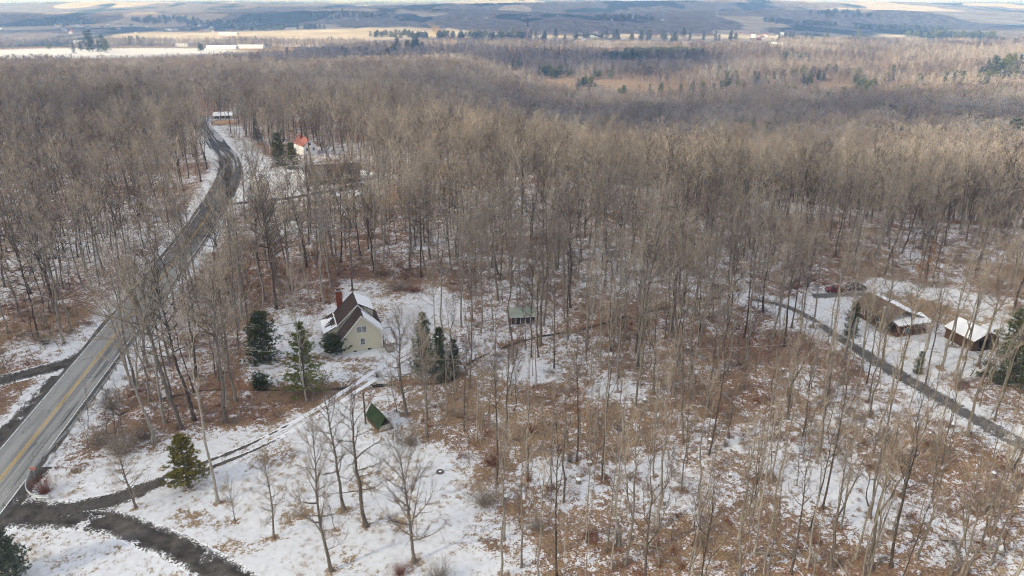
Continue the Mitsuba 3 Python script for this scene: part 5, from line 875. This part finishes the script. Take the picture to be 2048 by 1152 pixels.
for i in range(84): evergreen_mass((rng.uniform(20, 1000) * (q := rng.uniform(0.45, 1.0)) , 420 + 1000 * q * q), int(rng.integers(2, 8)), 18, 13, 15, 60 + i)
lab('evergreen_wood', 'dark green plantation and patches of conifers on the far valley', 'evergreen wood', kind='stuff')
rows = [((-1305.4, 2077.9), 1), ((-1334.8, 2039.6), 1), ((-1326.2, 2042.8), 1), ((-1314.2, 2042.8), 1), ((-1207.6, 2026.5), 1), ((-1305.6, 2045.9), 1)]
for p, n in rows: plant('field_tree', 'yard_kind_2', *p, 13, R.uniform(0, 360), 'small bare tree in the row across the snowy far field', 'tree', 'row of bare trees in the far field', wide=1.4)
HB = 'pale building of the settlement at the far left'
def far_building(p, W, D, e, r, wall, roof, label, grp, deg=0.0, cat='building'):
    z = gz(*p); h = thing('far_building', label, cat, grp); fr = frame((p[0] - W / 2, p[1]), deg, z)
    part(h, 'wall', Acc().box([0, 0, -6], [W, D, e], fr), wall); part(h, 'roof', Acc().prism([(-0.6, e), (D + 0.6, e), (D / 2, r)], -0.8, W + 0.8, 0, fr), roof)
    n = max(2, min(8, int(W / 5)))
    for i in range(n): x = W * (i + 0.5) / n; part(h, 'window', Acc().box([x - 0.6, -0.05, e * 0.4], [x + 0.6, 0.0, e * 0.4 + 1.3], fr), 'glass_dark')
for p, W, lb in (((-953.5, 2214.6), 36, 'long white warehouse at the far left edge of the middle woods'), ((-769.0, 2026.5), 78, 'largest white warehouse beyond the middle woods'), ((-706.3, 2068.0), 70, 'low white warehouse right of the largest one'), ((-1366.0, 2417.3), 30, 'pale low building behind the far left field'), ((-1161.9, 2401.0), 40, 'pale shed row behind the far left evergreens'), ((-942.6, 3323.2), 60, 'white hall on the valley slope behind the middle woods'), ((-1078.0, 2925.2), 70, 'pale hall at the foot of the far left slope')):
    far_building(p, W, 22, 7, 9.5, 'white_paint', 'snow_mat', lb, None)
rng = np.random.default_rng(77)
for grp, lb, spots in (('town houses right of centre', 'small pale house in the distant town right of the church tower', [(1150 + rng.uniform(0, 470), rng.uniform(66, 94)) for _ in range(46)]), ('houses of the far left town', 'small white house in the shaded town at the far left', [(rng.uniform(95, 480), rng.uniform(52, 68)) for _ in range(30)]), ('houses on the far ridge', 'tiny pale house on the far ridge', [(rng.uniform(600, 1450), rng.uniform(28, 44)) for _ in range(14)])):
    for q in spots:
        dx = (q[0] - 1024) / 1460.0; dy = -(q[1] - 576) / 1460.0; d = np.array([dx, cp + dy * sp, -sp + dy * cp]); t = np.arange(900, 9000, 6.0); k = np.nonzero(CAM_H + d[2] * t < zbig(d[0] * t, d[1] * t))[0]
        if len(k): far_building((d[0] * t[k[0]], d[1] * t[k[0]]), rng.uniform(10, 20), 10, 7, 11, rng.choice(['white_paint', 'white_paint', 'board_pale', 'concrete']), rng.choice(['slate', 'snow_mat', 'concrete', 'roof_red']), lb, grp, rng.uniform(-30, 30), 'house')
p = (53.9, 2590.4); z = gz(*p); k = thing('church', 'tall church tower with a dark spire rising from evergreens on the distant hill', 'church'); fr = frame(p, 10, z)
part(k, 'tower', Acc().box([-5, -5, -8], [5, 5, 46], fr), 'church_stone'); part(k, 'spire', Acc().tube([fr(np.array([[-1.5, 0, 45.9]]))[0], fr(np.array([[-1.5, 0, 74]]))[0]], [4.5, 0], 4, PI / 4), 'slate'); part(k, 'nave', Acc().prism([(-6, -8), (6, -8), (6, 12), (0, 20), (-6, 12)], 5, 34, 1, fr), 'church_stone')
for zz in (14, 25): part(k, 'belfry_opening', Acc().box([-1.2, -5.1, zz], [1.2, -5.0, zz + 5], fr), 'dark_void')  # slabs on the tower face, coloured black for the shade of openings
p = (-147.4, 1898.2); z = gz(*p); k = thing('lattice_pylon', 'pale orange lattice power pylon at the foot of the cleared strip', 'pylon'); A = Acc(); hh = 30
for a in range(4): c, s_ = [(1, 1), (1, -1), (-1, -1), (-1, 1)][a]; A.tube([[p[0] + 3.4 * c, p[1] + 3.4 * s_, z - 1], [p[0] + 0.6 * c, p[1] + 0.6 * s_, z + hh]], [0.35, 0.25], 4)
part(k, 'leg', A, 'pylon_mat', kind='stuff'); B = Acc()
for i in range(7):
    w0, w1 = 3.4 - 2.8 * i / 7.5, 3.4 - 2.8 * (i + 1) / 7.5; z0, z1 = z + hh * i / 7, z + hh * (i + 1) / 7
    for sy in (-1, 1): B.tube([[p[0] - w0, p[1] + sy * w0, z0], [p[0] + w1, p[1] + sy * w1, z1]], [0.16, 0.16], 3); B.tube([[p[0] + w0, p[1] + sy * w0, z0], [p[0] - w1, p[1] + sy * w1, z1]], [0.16, 0.16], 3)
part(k, 'bracing', B, 'pylon_mat', kind='stuff')
for zz, ww in ((hh * 0.72, 7), (hh * 0.9, 5)): part(k, 'arm', Acc().tube([[p[0] - ww, p[1], z + zz], [p[0], p[1], z + zz + 0.6], [p[0] + ww, p[1], z + zz]], [0.2, 0.4, 0.2], 4), 'pylon_mat')
p = (-1635.1, 2478.0); z = gz(*p); k = thing('floodlight_mast', 'tall floodlight mast above the sports field at the far left edge', 'floodlight'); part(k, 'shaft', Acc().tube([[p[0], p[1], z - 1], [p[0] - 3, p[1], z + 44]], [0.7, 0.4], 6), 'concrete'); part(k, 'lamp_frame', Acc().box([p[0] - 7, p[1] - 0.4, z + 42], [p[0] + 1, p[1] + 0.4, z + 46.5]), 'white_paint')
p = (-1579.2, 2423.1); z = gz(*p); k = thing('grandstand', 'long low grandstand with a green roof at the far left edge', 'grandstand'); fr = frame((p[0] - 26, p[1]), 0, z); part(k, 'wall', Acc().box([0, 0, -4], [52, 14, 4.5], fr), 'concrete'); part(k, 'roof', Acc().slab([(-1, -2, 4.6), (53, -2, 4.6), (53, 15, 8), (-1, 15, 8)], 0.5, fr), 'roof_green'); part(k, 'bench_row', Acc().box([2, -1.2, -4], [50, 0, 1.2], fr), 'white_paint')
# cleared strip for the power line climbing the far hill
strip = spline([(-140.1, 1758.4), (-212.1, 2491.2), (-299.5, 3128.7), (-398.7, 3772.7)], 25.0); m, uv = ribbon(strip, 20, 6.0, nu=5); m[0][:, 2] = zbig(m[0][:, 0], m[0][:, 1]) + 7.0
struct('power_line_clearing', m, 'grass_tan', 'pale tan cleared strip running straight up the far wooded hill')
# ---------------------------------------------------------------- which tree is which
MARKS = [((-29, 124), 'the front wall of the cream house'), ((-24, 127), 'the side deck of the cream house'), ((-20, 99), 'the green roofed shed'), ((2.3, 138), 'the pale roofed log store'), ((-10.2, 86.8), 'the fire ring on the lawn'), ((13.1, 72.1), 'the tall broken stump'), (pA, 'the utility pole by the guardrail'), (pB, 'the grey pole of the middle woods'), (pC, 'the tan pole by the gravel lane'),
    ((-35.2, 109.7), 'the tall yellow green pine'), ((-46.3, 121.8), 'the broad dark evergreen left of the pine'), ((-15.5, 115.6), 'the slim pointed spruce'), ((-67.0, 85.8), 'the red panel on the guardrail'), ((58.7, 114.0), 'the near end of the gravel lane'), ((75, 133.5), 'the tan cabin chimney'), ((90.5, 124), 'the dark garage bay panel'), ((71.8, 155.6), 'the red car'), ((-24.6, 112.6), 'the culvert of the house track'), ((49.0, 158.3), 'the dark boulders'), ((10.5, 96.5), 'the rusty leaved young tree'),
    ((3.2, 74.8), 'the brown brush pile in the front woods'), ((8.4, 89.3), 'the grey round shrub in the clearing'), ((-26.0, 157.5), 'the rust thicket behind the cream house'), ((-80.5, 109.1), 'the leaning white post'), ((87.7, 113.7), 'the large dark evergreen at the right edge'), ((56.9, 72.1), 'the crossed fallen logs at the bottom right'), ((32.8, 69.9), 'the snowy log at the bottom right'), ((17.2, 71.8), 'the log beside the broken stump'), ((38.7, 108.9), 'the brown bracken patch right of the middle'), ((21.5, 70.2), 'the tan grass patch at bottom centre')]
ORD = ['', 'second ', 'third ', 'fourth ', 'fifth ', 'sixth ', 'seventh ', 'eighth ', 'ninth ', 'tenth ']
TONE = {'bark_pale': 'pale', 'bark_grey': 'grey', 'bark_dark': 'dark'}
for nm, noun in (('bare_tree', 'bare tree'), ('sapling', 'bare sapling')):
    W_ = [w for w in WOOD if w[4] == nm]; P_ = np.array([w[1:3] for w in W_]); cand = []
    for mi_, (m_, txt) in enumerate(MARKS):
        for rk, q in enumerate(np.argsort(np.hypot(P_[:, 0] - m_[0], P_[:, 1] - m_[1]))[:10]): cand.append((rk, mi_, int(q)))
    done = {}
    for rk, mi_, q in sorted(cand): done.setdefault(q, (rk, mi_))
    for q, (rk, mi_) in done.items():
        n = W_[q][0]; key = nm if n == 0 else f'{nm}_{n:03d}'; tone_ = TONE.get(scene[W_[q][3]]['trunk']['bsdf']['id'], 'grey'); labels[key]['label'] = f"{tone_} trunked {noun}, {ORD[rk]}closest {'tree' if nm == 'bare_tree' else 'sapling'} to {MARKS[mi_][1]}"
# ---------------------------------------------------------------- clouds over the valley (they shade the far hills) and the air
def cloud(c, rx, ry, rz, seed, label):
    s_ = trimesh.creation.icosphere(4, 1.0); v = np.array(s_.vertices); n = meshkit.fbm(v * 2.2 + seed * 5.1, 4); v = v * (0.72 + 0.7 * n[:, None]) * [rx, ry, rz]
    key = numbered('cloud'); scene[key] = mikit.ply((v + c, s_.faces), 'cloud_mat', smooth=True); lab(key, label, kind='structure')
CH = 1300.0
def shade(p, rx, ry, seed): z = float(zbig(*p)); t = (CH - z) / SUN[2]; cloud(np.array([p[0] + SUN[0] * t, p[1] + SUN[1] * t, CH]), rx, ry, 110, seed, 'flat bottomed cumulus cloud drifting high over the valley')
rng = np.random.default_rng(5); A = Acc(); ball = trimesh.creation.icosphere(2, 1.0)
for p, rx, ry, n in (((60.0, 250.0), 1100, 560, 140), ((750.0, 950.0), 800, 520, 8), ((150.0, 900.0), 420, 330, 16)):
    for i in range(n):   # added out of view: a broken sheet of small clouds, each some 100 m wide, that takes about half the sun off the land in front
        a, r = rng.random() * 6.28, math.sqrt(rng.random()); g = np.array([p[0] + math.cos(a) * r * rx, p[1] + math.sin(a) * r * ry]); t = CH / SUN[2]; v = np.array(ball.vertices); s_ = rng.uniform(38, 72)
        A.put(v * (0.7 + 0.7 * meshkit.fbm(v * 2 + i, 2)[:, None]) * [s_, s_, s_ * 0.45] + [g[0] + SUN[0] * t, g[1] + SUN[1] * t, CH + rng.uniform(-30, 30)], ball.faces)
solo('cloud_field', A, 'cloud_mat', 'unseen broken sheet of small clouds added to dim the sun on the foreground', 'clouds', kind='stuff', smooth=True)
for i, (p, rx, ry) in enumerate([((-2036.5, 3613.0), 1300, 520), ((-1325.7, 3780.5), 800, 420), ((-1196.5, 4009.8), 700, 400), ((-512.6, 4112.7), 1100, 620), ((-1349.8, 5217.1), 1500, 700), ((713.6, 3496.6), 1000, 420), ((1915.5, 4397.8), 1800, 620), ((596.7, 4109.5), 1300, 600), ((2739.6, 4874.3), 1900, 800), ((258.0, 2545.5), 700, 240), ((109.0, 6554.8), 2200, 900), ((-180.6, 1586.3), 620, 240)]): shade(p, rx, ry, i)
scene['haze'] = dict(type='cube', to_world=T().translate([0, 10000, -80]) @ T().scale([19000, 13000, 190]), bsdf={'type': 'null'}, interior={'type': 'ref', 'id': 'haze_air'}); lab('haze', 'thin blue haze lying over the valley', 'haze', kind='stuff')
